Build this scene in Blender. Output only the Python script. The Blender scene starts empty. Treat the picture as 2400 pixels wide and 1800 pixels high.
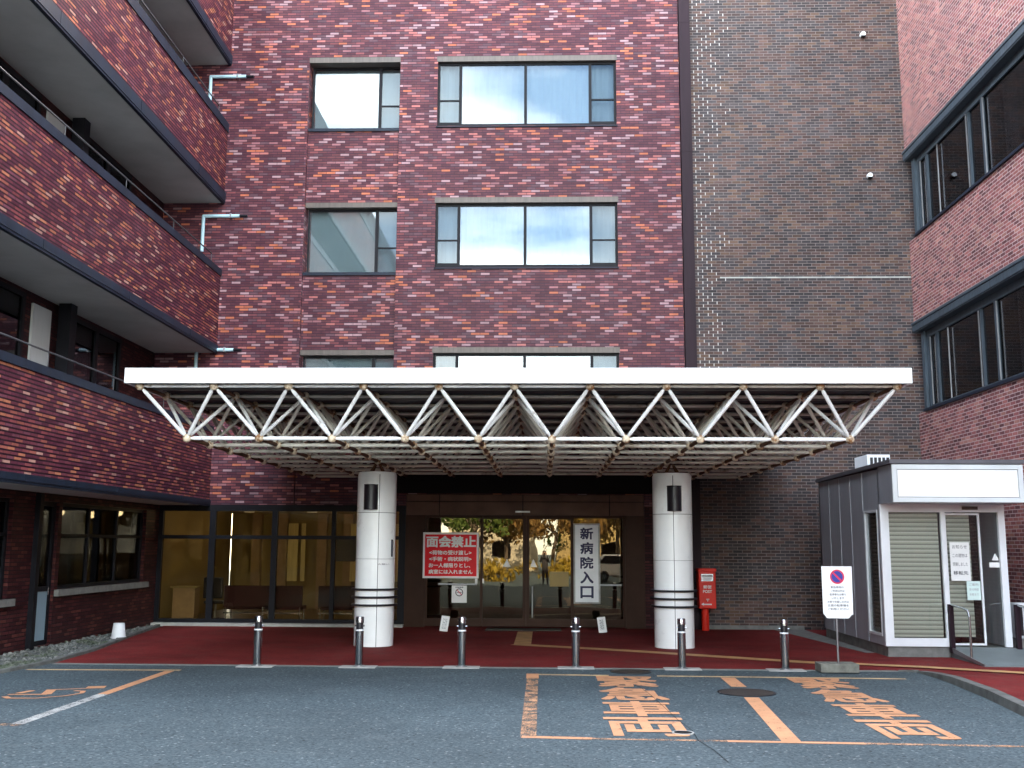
import bpy, math, random
from mathutils import Vector, Matrix, Euler
random.seed(7)
R = math.radians
sc = bpy.context.scene
COL = sc.collection

# ------------------------------------------------------------------ camera
P_, Y_, RO = 0.1538, -0.0316, 0.0053
cam_d = bpy.data.cameras.new('camera'); cam = bpy.data.objects.new('camera', cam_d); COL.objects.link(cam)
cam_d.sensor_width = 36.0; cam_d.sensor_fit = 'HORIZONTAL'; cam_d.lens = 2437.8 / 2400 * 36
cam_d.clip_start = 0.05; cam_d.clip_end = 2000
fw = Vector((math.sin(Y_) * math.cos(P_), math.cos(Y_) * math.cos(P_), math.sin(P_)))
r0 = Vector((math.cos(Y_), -math.sin(Y_), 0)); u0 = r0.cross(fw)
rt = math.cos(RO) * r0 + math.sin(RO) * u0; up = -math.sin(RO) * r0 + math.cos(RO) * u0
M = Matrix((rt, up, -fw)).transposed().to_4x4(); M.translation = Vector((0, 0, 2.0))
cam.matrix_world = M
sc.camera = cam

# ------------------------------------------------------------------ world, sun, exposure
SUN_EL, SUN_ROT = R(33), R(14)
w = bpy.data.worlds.new('World'); sc.world = w; w.use_nodes = True
wt = w.node_tree; wt.nodes.clear()
sky = wt.nodes.new('ShaderNodeTexSky'); sky.sky_type = 'NISHITA'; sky.sun_disc = False
sky.sun_elevation = SUN_EL; sky.sun_rotation = SUN_ROT; sky.air_density = 1.0; sky.dust_density = 2.2; sky.ozone_density = 0.4
tc = wt.nodes.new('ShaderNodeTexCoord'); mp = wt.nodes.new('ShaderNodeMapping'); mp.inputs['Scale'].default_value = (1.6, 1.6, 5.0)
mp.inputs['Location'].default_value = (0.35, 0.1, 0.2)
nz = wt.nodes.new('ShaderNodeTexNoise'); nz.inputs['Scale'].default_value = 1.5; nz.inputs['Detail'].default_value = 7; nz.inputs['Roughness'].default_value = .55
rp = wt.nodes.new('ShaderNodeValToRGB'); rp.color_ramp.elements[0].position = .40; rp.color_ramp.elements[1].position = .66
mx = wt.nodes.new('ShaderNodeMix'); mx.data_type = 'RGBA'; mx.inputs[7].default_value = (14.6, 15.0, 14.2, 1)
bg = wt.nodes.new('ShaderNodeBackground'); bg.inputs['Strength'].default_value = 0.15
wo = wt.nodes.new('ShaderNodeOutputWorld')
L = wt.links.new
L(tc.outputs['Generated'], mp.inputs['Vector']); L(mp.outputs[0], nz.inputs['Vector']); L(nz.outputs[0], rp.inputs[0])
sx = wt.nodes.new('ShaderNodeSeparateXYZ'); L(tc.outputs['Generated'], sx.inputs[0])
mr = wt.nodes.new('ShaderNodeMapRange'); mr.inputs[1].default_value = .30; mr.inputs[2].default_value = .62; mr.inputs[3].default_value = 1; mr.inputs[4].default_value = .45
L(sx.outputs[2], mr.inputs[0]); mu = wt.nodes.new('ShaderNodeMath'); mu.operation = 'MULTIPLY'; L(rp.outputs[0], mu.inputs[0]); L(mr.outputs[0], mu.inputs[1])
L(mu.outputs[0], mx.inputs[0]); L(sky.outputs[0], mx.inputs[6]); L(mx.outputs[2], bg.inputs[0]); L(bg.outputs[0], wo.inputs[0])

sd = bpy.data.lights.new('sun', 'SUN'); sd.energy = 4.6; sd.angle = R(.53); sd.color = (1, .93, .82)
sun = bpy.data.objects.new('sun', sd); COL.objects.link(sun)
to_sun = Vector((math.sin(SUN_ROT) * math.cos(SUN_EL), math.cos(SUN_ROT) * math.cos(SUN_EL), math.sin(SUN_EL)))
sun.rotation_euler = to_sun.to_track_quat('Z', 'Y').to_euler()

sc.view_settings.view_transform = 'Standard'; sc.view_settings.look = 'None'
sc.view_settings.gamma = 1.0; sc.view_settings.exposure = 3.28
sc.cycles.max_bounces = 10; sc.cycles.transparent_max_bounces = 24
sc.cycles.sample_clamp_indirect = 6.0

# ------------------------------------------------------------------ node helpers
class NT:
    def __init__(s, name):
        s.m = bpy.data.materials.new(name); s.m.use_nodes = True; s.t = s.m.node_tree; s.t.nodes.clear()
        s.out = s.t.nodes.new('ShaderNodeOutputMaterial')
    def put(s, sock, v):
        if isinstance(v, bpy.types.NodeSocket): s.t.links.new(v, sock)
        elif isinstance(v, (tuple, list)) and len(v) == 3 and sock.type == 'RGBA': sock.default_value = (*v, 1)
        else: sock.default_value = v
    def n(s, typ, ins=None, **kw):
        nd = s.t.nodes.new('ShaderNode' + typ)
        for k, v in kw.items(): setattr(nd, k, v)
        for k, v in (ins or {}).items(): s.put(nd.inputs[k], v)
        return nd
    def math(s, op, a, b=0.0, clamp=False):
        nd = s.n('Math', {0: a, 1: b}, operation=op); nd.use_clamp = clamp; return nd.outputs[0]
    def mix(s, f, a, b, blend='MIX'):
        nd = s.n('Mix', {0: f, 6: a, 7: b}, data_type='RGBA', blend_type=blend); return nd.outputs[2]
    def xyz(s, x, y, z): return s.n('CombineXYZ', {0: x, 1: y, 2: z}).outputs[0]
    def noise(s, vec, scale, detail=3, rough=.5):
        return s.n('TexNoise', {'Vector': vec, 'Scale': scale, 'Detail': detail, 'Roughness': rough}).outputs[0]
    def ramp(s, f, stops, interp='LINEAR'):
        nd = s.n('ValToRGB', {0: f}); cr = nd.color_ramp; cr.interpolation = interp
        while len(cr.elements) < len(stops): cr.elements.new(.5)
        for e, (p, c) in zip(cr.elements, stops):
            e.position = p; e.color = (c, c, c, 1) if isinstance(c, (int, float)) else (*c, 1)
        return nd.outputs[0]
    def pos(s): return s.n('NewGeometry').outputs['Position']
    def obj(s): return s.n('TexCoord').outputs['Object']
    def bsdf(s, col, rough=.5, metal=0.0, bump=None, bd=.01, spec=.5, **kw):
        b = s.n('BsdfPrincipled', {'Base Color': col, 'Roughness': rough, 'Metallic': metal, 'Specular IOR Level': spec, **kw})
        if bump is not None:
            bp = s.n('Bump', {'Height': bump, 'Strength': .6, 'Distance': bd}); s.t.links.new(bp.outputs[0], b.inputs['Normal'])
        return b.outputs[0]
    def end(s, sh): s.t.links.new(sh, s.out.inputs[0]); return s.m

def plain(name, col, rough=.5, metal=0, var=.12, scale=3.0, spec=.5, streak=False):
    t = NT(name); p = t.pos()
    if streak: p = t.n('Mapping', {'Vector': p, 'Scale': (6, 6, .5)}).outputs[0]
    n = t.noise(p, scale, 5, .6)
    f = t.ramp(n, [(.3, 1 - var), (.7, 1 + var)])
    c = t.mix(1.0, col, f, 'MULTIPLY')
    r = t.math('ADD', t.math('MULTIPLY', n, .2), rough - .1)
    return t.end(t.bsdf(c, r, metal, spec=spec))

def emit(name, col, s):
    t = NT(name); return t.end(t.n('Emission', {0: col, 1: s}).outputs[0])

def brick(name, stops, bw, bh, mw, mcol, cluster=.4, cs=.35, rough=.45, big=.2, seed=0.0, stain=None, shift=.5, jit=.18, spec=.4, mwv=None):
    t = NT(name); g = t.n('NewGeometry')
    ps = t.n('SeparateXYZ', {0: g.outputs['Position']}); ns = t.n('SeparateXYZ', {0: g.outputs['True Normal']})
    ax = t.math('GREATER_THAN', t.math('ABSOLUTE', ns.outputs[0]), .5)
    u = t.n('Mix', {0: ax, 2: ps.outputs[0], 3: ps.outputs[1]}, data_type='FLOAT').outputs[0]
    v = ps.outputs[2]
    vr = t.math('DIVIDE', t.math('ADD', v, 200 * bh), bh); row = t.math('FLOOR', vr)
    off = t.math('MULTIPLY', t.math('MODULO', row, 2.0), shift)
    cu = t.math('ADD', t.math('DIVIDE', t.math('ADD', u, 300 * bw), bw), off); col = t.math('FLOOR', cu)
    fu = t.math('FRACT', cu); fv = t.math('FRACT', vr)
    idv = t.xyz(t.math('ADD', col, seed), row, ax)
    wn = t.n('TexWhiteNoise', {'Vector': idv}, noise_dimensions='3D')
    cl = t.noise(t.xyz(t.math('MULTIPLY', col, cs), t.math('MULTIPLY', row, cs), seed), 1.0, 2)
    cl2 = t.math('MULTIPLY', t.math('SUBTRACT', cl, .5), cluster * 2.2)
    val = t.math('ADD', wn.outputs[0], cl2, True)
    c = t.ramp(val, stops, 'CONSTANT')
    js = t.n('SeparateColor', {0: wn.outputs['Color']})
    c = t.mix(1.0, c, t.ramp(js.outputs[1], [(0, 1 - jit), (1, 1 + jit)]), 'MULTIPLY')
    # tiles are not of one colour all over
    c = t.mix(1.0, c, t.ramp(t.noise(g.outputs['Position'], 9, 3), [(.3, .9), (.7, 1.1)]), 'MULTIPLY')
    c = t.mix(1.0, c, t.ramp(t.noise(g.outputs['Position'], .22, 4, .6), [(.3, 1 - big), (.7, 1 + big)]), 'MULTIPLY')
    c = t.mix(1.0, c, t.ramp(t.noise(t.xyz(t.math('MULTIPLY', u, 2.2), ax, t.math('MULTIPLY', v, .16)), 1.0, 5, .65), [(.32, 1 - big), (.6, 1.05)]), 'MULTIPLY')
    du = t.math('MULTIPLY', t.math('MINIMUM', fu, t.math('SUBTRACT', 1.0, fu)), bw)
    dv = t.math('MULTIPLY', t.math('MINIMUM', fv, t.math('SUBTRACT', 1.0, fv)), bh)
    mu = t.math('LESS_THAN', du, (mwv or mw) * .5); mv = t.math('LESS_THAN', dv, mw * .5)
    mm = t.math('MAXIMUM', mu, mv)
    mc = t.mix(1.0, mcol, t.ramp(t.noise(g.outputs['Position'], 5, 3), [(.3, .8), (.7, 1.2)]), 'MULTIPLY')
    c = t.mix(mm, c, mc)
    if stain:
        jn = t.n('TexWhiteNoise', {'Vector': t.xyz(t.math('FLOOR', t.math('ADD', cu, .5)), row, 3.3)}, noise_dimensions='3D').outputs[0]
        x0, x1, thr = stain
        zn = t.noise(t.xyz(t.math('MULTIPLY', ps.outputs[0], 1.1), 0.0, t.math('MULTIPLY', v, .38)), 1.0, 2)
        inx = t.n('MapRange', {'Value': ps.outputs[0], 1: x1, 2: x0, 3: 0.0, 4: 1.0}).outputs[0]
        k = t.math('GREATER_THAN', t.math('MULTIPLY', t.math('ADD', jn, t.math('MULTIPLY', zn, 1.7)), inx), thr)
        wide = t.math('LESS_THAN', du, mw * .8)
        zm = t.n('MapRange', {'Value': v, 1: 5.6, 2: 6.4, 3: 0.0, 4: 1.0}).outputs[0]
        c = t.mix(t.math('MULTIPLY', t.math('MULTIPLY', k, wide), t.math('MULTIPLY', zm, .75)), c, (.56, .54, .51))
    return t.end(t.bsdf(c, rough, 0, bump=t.math('SUBTRACT', 1.0, mm), bd=.006, spec=spec))

def glass(name, refl, tint=(.8, .85, .85), fres=.8, wav=.0, gcol=(.97, .98, 1.0)):
    t = NT(name)
    fr = t.n('Fresnel', {'IOR': 1.5}).outputs[0]
    f = t.math('ADD', t.math('MULTIPLY', fr, fres), refl, True)
    gl = t.n('BsdfGlossy', {'Color': gcol, 'Roughness': 0.0})
    if wav:
        b = t.n('Bump', {'Height': t.noise(t.pos(), 1.1, 1), 'Strength': wav, 'Distance': .05}); t.t.links.new(b.outputs[0], gl.inputs['Normal'])
    tr = t.n('BsdfTransparent', {0: tint})
    return t.end(t.n('MixShader', {0: f, 1: tr.outputs[0], 2: gl.outputs[0]}).outputs[0])

# ------------------------------------------------------------------ materials
MT = {}
tile_stops = [(0, (.082, .028, .037)), (.22, (.098, .034, .042)), (.42, (.116, .041, .046)), (.56, (.102, .052, .064)), (.66, (.165, .052, .056)),
              (.735, (.24, .105, .115)), (.82, (.33, .115, .105)), (.885, (.37, .115, .065)), (.935, (.30, .185, .20))]
MT['tile'] = brick('red_glazed_tile', tile_stops, .235, .0715, .019, (.034, .018, .030), cluster=.17, cs=.6, big=.15, spec=.09, rough=.4, mwv=.009)
wing_stops = [(0, (.085, .022, .034)), (.25, (.112, .030, .040)), (.48, (.128, .042, .056)), (.60, (.18, .048, .050)), (.74, (.25, .078, .058)), (.87, (.34, .125, .070)), (.95, (.36, .19, .15))]
MT['wing_tile'] = brick('ribbed_red_tile', wing_stops, .235, .0715, .029, (.022, .009, .014), cluster=.26, cs=.5, big=.10, seed=31.0, spec=.06, mwv=.008)
MT['shade_tile'] = brick('shade_darkened_red_tile', [(0, (.038, .012, .014)), (.5, (.060, .018, .019)), (.85, (.090, .030, .026))], .235, .0715, .018, (.016, .010, .012), seed=11.0, spec=.06, mwv=.010)  # red tile with the deep shade under balconies put into its colour
MT['brown'] = brick('old_brown_brick', [(0, (.048, .042, .045)), (.25, (.056, .046, .047)), (.48, (.074, .046, .042)), (.72, (.094, .056, .047)), (.92, (.108, .066, .048))],
                    .232, .0765, .013, (.165, .138, .130), cluster=.62, cs=.085, big=.20, seed=5.0, stain=(3.85, 6.3, 1.14), rough=.6, spec=.14, jit=.3)
MT['pinkbrick'] = brick('pink_red_brick', [(0, (.125, .046, .050)), (.25, (.20, .066, .066)), (.6, (.26, .092, .084)), (.88, (.30, .135, .110))],
                        .232, .0765, .016, (.46, .35, .34), cluster=.3, cs=.2, big=.12, seed=9.0, rough=.6, spec=.14, jit=.3)
MT['slate'] = plain('slate_blue_metal', (.045, .060, .075), .5, .0, .35, 2.5, streak=True, spec=.3)
MT['room_brown'] = plain('dim_brown_room', (.060, .045, .038), .8, 0, .4, .5)
MT['dark_metal'] = plain('dark_bronze_metal', (.010, .010, .013), .5, 0, .25, 2.0, spec=.12)
MT['fascia_metal'] = plain('blue_black_flashing', (.013, .018, .030), .45, 0, .35, 1.2, streak=True, spec=.16)
MT['brown_metal'] = plain('brown_anodised_metal', (.046, .024, .016), .5, .0, .2, 2.0, spec=.08)
MT['header_brown'] = plain('brown_header_panel', (.105, .060, .044), .5, 0, .2, 2.0, spec=.1)
MT['joint_metal'] = plain('purple_brown_flashing', (.022, .012, .017), .5, 0, .25, .8, streak=True, spec=.10)
MT['lintel'] = plain('weathered_bronze_lintel', (.085, .068, .058), .5, .2, .25, 2.5, streak=True)
MT['soffit'] = plain('grey_painted_soffit', (.46, .465, .45), .8, 0, .16, .7)
MT['white'] = plain('white_paint', (.80, .82, .82), .35, 0, .04, 1.5)
MT['white_panel'] = plain('white_enamel_panel', (.84, .86, .85), .30, 0, .05, 1.2)
MT['sign_white'] = plain('white_acrylic', (.84, .85, .85), .3, 0, .02, 1)
MT['grey_siding'] = plain('grey_metal_siding', (.36, .375, .42), .45, .1, .10, 1.6, streak=True)
MT['frame_grey'] = plain('grey_white_frame', (.60, .63, .64), .4, 0, .08, 2)
MT['iron'] = plain('worn_cast_iron', (.085, .070, .062), .55, .2, .3, 6)
MT['kerb_dark'] = plain('shade_darkened_kerb_stone', (.105, .108, .10), .9, 0, .4, 4)  # concrete colour lowered to carry the shadow on the kerb face
MT['lobby_curtain'] = plain('yellowish_curtain', (.72, .60, .30), .9, 0, .15, 4, streak=True)
MT['roof_grey'] = plain('grey_roof_trim', (.105, .10, .112), .5, 0, .2, 2, spec=.2)
MT['seam_grey'] = plain('siding_seam', (.42, .43, .46), .5, 0, .1, 2)
MT['alu_white'] = plain('white_aluminium', (.74, .76, .78), .35, .0, .06, 2)
MT['steel'] = plain('brushed_steel', (.42, .44, .46), .24, 1.0, .12, 8, streak=True)
MT['polished'] = plain('polished_steel', (.40, .42, .44), .16, 1.0, .03, 2)
MT['steel_dull'] = plain('dull_grey_steel', (.30, .30, .31), .4, .8, .15, 5)
MT['black'] = plain('black_paint', (.012, .012, .016), .4, 0, .2, 3)
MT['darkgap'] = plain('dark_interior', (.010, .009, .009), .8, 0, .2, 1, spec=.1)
MT['rail_grey'] = plain('grey_rail', (.065, .065, .07), .5, .2, .1, 3)
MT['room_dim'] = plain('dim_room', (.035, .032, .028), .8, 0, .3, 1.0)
MT['concrete'] = plain('weathered_concrete', (.155, .155, .145), .85, 0, .3, 5)
MT['concrete_pale'] = plain('pale_concrete', (.36, .36, .34), .85, 0, .25, 4)
MT['blockgrey'] = plain('mossy_concrete_block', (.15, .15, .125), .9, 0, .35, 7)
MT['red_paint'] = plain('post_red', (.72, .028, .014), .4, 0, .12, 3, spec=.25)
MT['sign_red'] = plain('signboard_red', (.72, .014, .022), .5, 0, .06, 3, spec=.15)
MT['navy'] = plain('navy_ink', (.010, .012, .06), .6, 0, .05, 3)
MT['ink'] = plain('black_ink', (.02, .02, .03), .6, 0, .05, 3)
MT['ink_red'] = plain('red_ink', (.62, .02, .07), .5, 0, .05, 3)
MT['ink_blue'] = plain('blue_ink', (.02, .03, .26), .5, 0, .05, 3)
MT['paper'] = plain('white_paper', (.78, .78, .76), .8, 0, .04, 4)
MT['paper_green'] = plain('pale_green_paper', (.62, .76, .72), .8, 0, .05, 4)
MT['pipe_blue'] = plain('pale_blue_pipe', (.40, .58, .66), .45, 0, .15, 3)
MT['beige'] = plain('beige_wall', (.30, .22, .09), .8, 0, .10, .6)
MT['wood'] = plain('light_wood', (.34, .22, .12), .55, 0, .15, 4)
MT['bench_red'] = plain('dark_red_vinyl', (.032, .006, .008), .5, 0, .15, 3, spec=.2)
MT['lobby_floor'] = plain('lobby_floor', (.18, .14, .09), .35, 0, .1, 2)
MT['curtain'] = plain('pale_curtain', (.44, .46, .46), .9, 0, .04, 3, streak=True)
MT['blue_panel'] = plain('blue_grey_door_panel', (.22, .31, .37), .5, 0, .06, 2)
MT['plastic_white'] = plain('white_plastic', (.72, .74, .76), .45, 0, .05, 4)
MT['lamp'] = emit('lit_downlight', (1, .83, .58), 4)
MT['deck'] = plain('dark_roof_deck', (.050, .050, .058), .5, .3, .3, 1.2)
MT['purlin'] = plain('stained_purlin', (.17, .155, .14), .6, .1, .35, 1.6)
MT['g_up'] = glass('reflecting_window_glass', .032, (.70, .76, .78), .85)
MT['g_small'] = glass('openable_sash_glass', .0, (.66, .72, .75), .6)
MT['g_lobby'] = glass('lobby_glass', .0, (.80, .77, .68), .55, gcol=(1.0, .90, .70))
MT['g_door'] = glass('entrance_glass', .06, (.30, .29, .27), .8, wav=.05, gcol=(1.0, .86, .60))
MT['g_dark'] = glass('dark_window_glass', .02, (.30, .30, .32), .45)
MT['g_kiosk'] = glass('kiosk_glass', .012, (.90, .92, .90), .8)
MT['tread'] = plain('grey_ramp', (.17, .20, .205), .6, .2, .15, 3)

def mat_rust(name, base, amount, rustc=(.16, .065, .022), scale=3.5, dark=(.045, .022, .014)):
    t = NT(name); p = t.pos()
    n = t.noise(p, scale, 6, .65); f = t.ramp(n, [(.62 - amount * .35, 0.0), (.80 - amount * .45, 1.0)])
    rc = t.mix(t.noise(p, scale * 3, 4), dark, rustc)
    b = t.mix(1.0, base, t.ramp(t.noise(p, 1.7, 5), [(.3, .80), (.7, 1.1)]), 'MULTIPLY')
    c = t.mix(f, b, rc)
    return t.end(t.bsdf(c, t.math('ADD', t.math('MULTIPLY', f, .4), .38)))
MT['bar'] = mat_rust('white_bar_paint', (.92, .93, .92), .05)
MT['bar_dirty'] = mat_rust('dirty_white_bar_paint', (.60, .57, .50), .16, rustc=(.26, .15, .06), scale=1.6)
MT['bar_rust'] = mat_rust('rusty_bar', (.20, .15, .11), .95)
MT['node'] = mat_rust('rusty_node', (.72, .60, .44), .45, rustc=(.42, .20, .07), scale=9)

def mat_asphalt():
    t = NT('asphalt'); p = t.pos()
    vo = t.n('TexVoronoi', {'Vector': p, 'Scale': 42.0}); sp = t.n('SeparateColor', {0: vo.outputs['Color']}).outputs[0]
    n1 = t.math('ADD', t.math('MULTIPLY', t.noise(p, 26, 3, .75), .78), t.math('MULTIPLY', sp, .22)); n2 = t.noise(p, .28, 6, .65)
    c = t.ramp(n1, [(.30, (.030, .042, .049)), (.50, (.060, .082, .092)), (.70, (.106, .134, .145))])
    c = t.mix(t.math('GREATER_THAN', sp, .985), c, (.19, .21, .215))
    c = t.mix(t.math('LESS_THAN', sp, .02), c, (.018, .022, .025))
    c = t.mix(1.0, c, t.ramp(n2, [(.3, .76), (.7, 1.22)]), 'MULTIPLY')
    pat = t.noise(t.n('Mapping', {'Vector': p, 'Scale': (.7, 1.5, 1)}).outputs[0], 1.1, 7, .75)
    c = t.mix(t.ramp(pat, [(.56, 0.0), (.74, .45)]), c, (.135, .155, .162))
    oil = t.noise(t.n('Mapping', {'Vector': p, 'Location': (3.1, 7.7, 0)}).outputs[0], .9, 4, .6)
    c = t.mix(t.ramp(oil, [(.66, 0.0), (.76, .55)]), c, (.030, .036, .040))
    return t.end(t.bsdf(c, .82, 0, bump=n1, bd=.008, spec=.2))
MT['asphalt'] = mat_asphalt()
def mat_redpave():
    t = NT('red_resin_pavement'); p = t.pos()
    n1 = t.noise(p, 55, 2, .7); n2 = t.noise(p, .5, 5, .65)
    c = t.ramp(n1, [(.3, (.105, .014, .015)), (.7, (.225, .030, .028))])
    c = t.mix(1.0, c, t.ramp(n2, [(.3, .62), (.7, 1.28)]), 'MULTIPLY')
    c = t.mix(t.ramp(t.noise(p, 1.7, 6, .75), [(.50, 0.0), (.72, .5)]), c, (.13, .060, .050))
    return t.end(t.bsdf(c, .85, 0, bump=n1, bd=.004, spec=.1))
MT['redpave'] = mat_redpave()
def mat_gravel():
    t = NT('gravel'); p = t.pos()
    vo = t.n('TexVoronoi', {'Vector': p, 'Scale': 17.0}); h = t.n('SeparateColor', {0: vo.outputs['Color']})
    c = t.ramp(h.outputs[0], [(0, (.05, .055, .05)), (.5, (.13, .14, .135)), (1, (.26, .26, .24))])
    c = t.mix(t.ramp(t.noise(p, 1.2, 4), [(.5, 0.0), (.62, .7)]), c, (.05, .07, .03))
    return t.end(t.bsdf(c, .9, 0, bump=t.math('SUBTRACT', 1.0, vo.outputs['Distance']), bd=.05))
MT['gravel'] = mat_gravel()
def mat_paint(name, col, wear, scale=7, dirt=(.6, 1.1)):
    t = NT(name); p = t.pos()
    n = t.math('ADD', t.math('MULTIPLY', t.noise(p, scale, 6, .75), .6), t.math('MULTIPLY', t.noise(p, 60, 2, .6), .4))
    f = t.ramp(n, [(wear - .03, 0.0), (wear + .05, 1.0)])
    c = t.mix(1.0, col, t.ramp(t.noise(p, 3, 5), [(.3, dirt[0]), (.7, dirt[1])]), 'MULTIPLY')
    b = t.bsdf(c, .7); tr = t.n('BsdfTransparent').outputs[0]
    return t.end(t.n('MixShader', {0: f, 1: tr, 2: b}).outputs[0])
ORANGE = (.55, .265, .13)
MT['mark'] = mat_paint('orange_road_paint', ORANGE, .375, dirt=(.8, 1.1))
MT['mark_worn'] = mat_paint('worn_orange_road_paint', (.52, .28, .15), .49, 5)
MT['mark_white'] = mat_paint('worn_white_road_paint', (.42, .42, .40), .44)
MT['mark_pale'] = mat_paint('pale_edge_paint', (.60, .42, .22), .40)
MT['tactile'] = mat_paint('ochre_tactile_paint', (.50, .27, .11), .34, dirt=(.7, 1.15))
def mat_blind():
    t = NT('venetian_blind'); z = t.n('SeparateXYZ', {0: t.pos()}).outputs[2]
    f = t.math('FRACT', t.math('DIVIDE', z, .082))
    c = t.ramp(f, [(0, (.11, .108, .095)), (.22, (.34, .33, .29)), (.8, (.58, .565, .50)), (1, (.24, .23, .20))])
    return t.end(t.bsdf(c, .6))
MT['blind'] = mat_blind()

# ------------------------------------------------------------------ mesh builder
class MB:
    def __init__(s): s.v = []; s.f = []
    def add(s, vs, fs):
        o = len(s.v); s.v += [Vector(p) for p in vs]; s.f += [tuple(i + o for i in f) for f in fs]; return s
    def box(s, x0, x1, y0, y1, z0, z1):
        return s.add([(x0, y0, z0), (x1, y0, z0), (x1, y1, z0), (x0, y1, z0), (x0, y0, z1), (x1, y0, z1), (x1, y1, z1), (x0, y1, z1)],
                     [(0, 3, 2, 1), (4, 5, 6, 7), (0, 1, 5, 4), (1, 2, 6, 5), (2, 3, 7, 6), (3, 0, 4, 7)])
    def quad(s, a, b, c, d): return s.add([a, b, c, d], [(0, 1, 2, 3)])
    def tube(s, p0, p1, r0, r1=None, n=10, cap=True):
        p0, p1 = Vector(p0), Vector(p1); r1 = r0 if r1 is None else r1
        d = (p1 - p0).normalized(); a = d.orthogonal().normalized(); b = d.cross(a)
        vs = []
        for p, r in ((p0, r0), (p1, r1)):
            for i in range(n):
                t = 2 * math.pi * i / n; vs.append(p + r * (math.cos(t) * a + math.sin(t) * b))
        fs = [(i, (i + 1) % n, n + (i + 1) % n, n + i) for i in range(n)]
        if cap: fs += [tuple(range(n - 1, -1, -1)), tuple(range(n, 2 * n))]
        return s.add(vs, fs)
    def path(s, pts, r, n=8):
        for a, b in zip(pts, pts[1:]): s.tube(a, b, r, n=n)
        for p in pts[1:-1]: s.ball(p, r * 1.0, 6, 8)
        return s
    def ball(s, c, r, nu=6, nv=10, sq=(1, 1, 1)):
        c = Vector(c); vs = [c + Vector((0, 0, r * sq[2]))]; fs = []
        for i in range(1, nu):
            th = math.pi * i / nu
            for j in range(nv):
                ph = 2 * math.pi * j / nv
                vs.append(c + Vector((r * sq[0] * math.sin(th) * math.cos(ph), r * sq[1] * math.sin(th) * math.sin(ph), r * sq[2] * math.cos(th))))
        vs.append(c - Vector((0, 0, r * sq[2]))); last = len(vs) - 1
        for j in range(nv):
            k = (j + 1) % nv; fs.append((0, 1 + j, 1 + k)); fs.append((last, last - nv + k, last - nv + j))
            for i in range(nu - 2):
                a = 1 + i * nv; fs.append((a + j, a + nv + j, a + nv + k, a + k))
        return s.add(vs, fs)
    def lathe(s, prof, c=(0, 0, 0), n=24):
        c = Vector(c); vs = []; fs = []
        for r, z in prof:
            for j in range(n):
                t = 2 * math.pi * j / n; vs.append(c + Vector((r * math.cos(t), r * math.sin(t), z)))
        for i in range(len(prof) - 1):
            for j in range(n):
                k = (j + 1) % n; fs.append((i * n + j, i * n + k, (i + 1) * n + k, (i + 1) * n + j))
        fs.append(tuple(range(n - 1, -1, -1))); m = (len(prof) - 1) * n; fs.append(tuple(m + j for j in range(n)))
        return s.add(vs, fs)
    def torus(s, c, R_, r, n=32, m=8):
        c = Vector(c); vs = []; fs = []
        for i in range(n):
            a = 2 * math.pi * i / n
            for j in range(m):
                b = 2 * math.pi * j / m; rr = R_ + r * math.cos(b); vs.append(c + Vector((rr * math.cos(a), rr * math.sin(a), r * math.sin(b))))
        for i in range(n):
            for j in range(m):
                i2, j2 = (i + 1) % n, (j + 1) % m; fs.append((i * m + j, i2 * m + j, i2 * m + j2, i * m + j2))
        return s.add(vs, fs)
    def prism(s, poly, z0, z1):
        n = len(poly); vs = [(x, y, z0) for x, y in poly] + [(x, y, z1) for x, y in poly]
        return s.add(vs, [tuple(range(n - 1, -1, -1)), tuple(range(n, 2 * n))] + [(i, (i + 1) % n, n + (i + 1) % n, n + i) for i in range(n)])
    def prism_xz(s, poly, y0, y1):
        n = len(poly); vs = [(x, y0, z) for x, z in poly] + [(x, y1, z) for x, z in poly]
        return s.add(vs, [tuple(range(n)), tuple(range(2 * n - 1, n - 1, -1))] + [((i + 1) % n, i, n + i, n + (i + 1) % n) for i in range(n)])
    def ribbon(s, pts, wd, z0=0.004, closed=False):
        """flat strip on the ground along a polyline"""
        P = [Vector((x, y, 0)) for x, y in pts]; n = len(P); Lf, Rt = [], []
        for i in range(n):
            a = P[i] - P[i - 1] if i > 0 else P[1] - P[0]; b = P[i + 1] - P[i] if i < n - 1 else a
            d = (a.normalized() + b.normalized()).normalized(); nn = Vector((-d.y, d.x, 0))
            wi = wd[i] if isinstance(wd, (list, tuple)) else wd
            Lf.append(P[i] + nn * wi / 2); Rt.append(P[i] - nn * wi / 2)
        vs = [(p.x, p.y, z0) for p in Lf] + [(p.x, p.y, z0) for p in Rt]
        return s.add(vs, [(n + i, n + i + 1, i + 1, i) for i in range(n - 1)])
    def xf(s, mat, start=0):
        for i in range(start, len(s.v)): s.v[i] = mat @ s.v[i]
        return s
    def mesh(s, name, mat, off=Vector((0, 0, 0)), smooth=False):
        me = bpy.data.meshes.new(name); me.from_pydata([v - off for v in s.v], [], s.f); me.update()
        if mat is not None: me.materials.append(MT[mat] if isinstance(mat, str) else mat)
        if smooth:
            for p in me.polygons: p.use_smooth = True
            try: me.set_sharp_from_angle(angle=R(40))
            except Exception: pass
        return me

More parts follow.
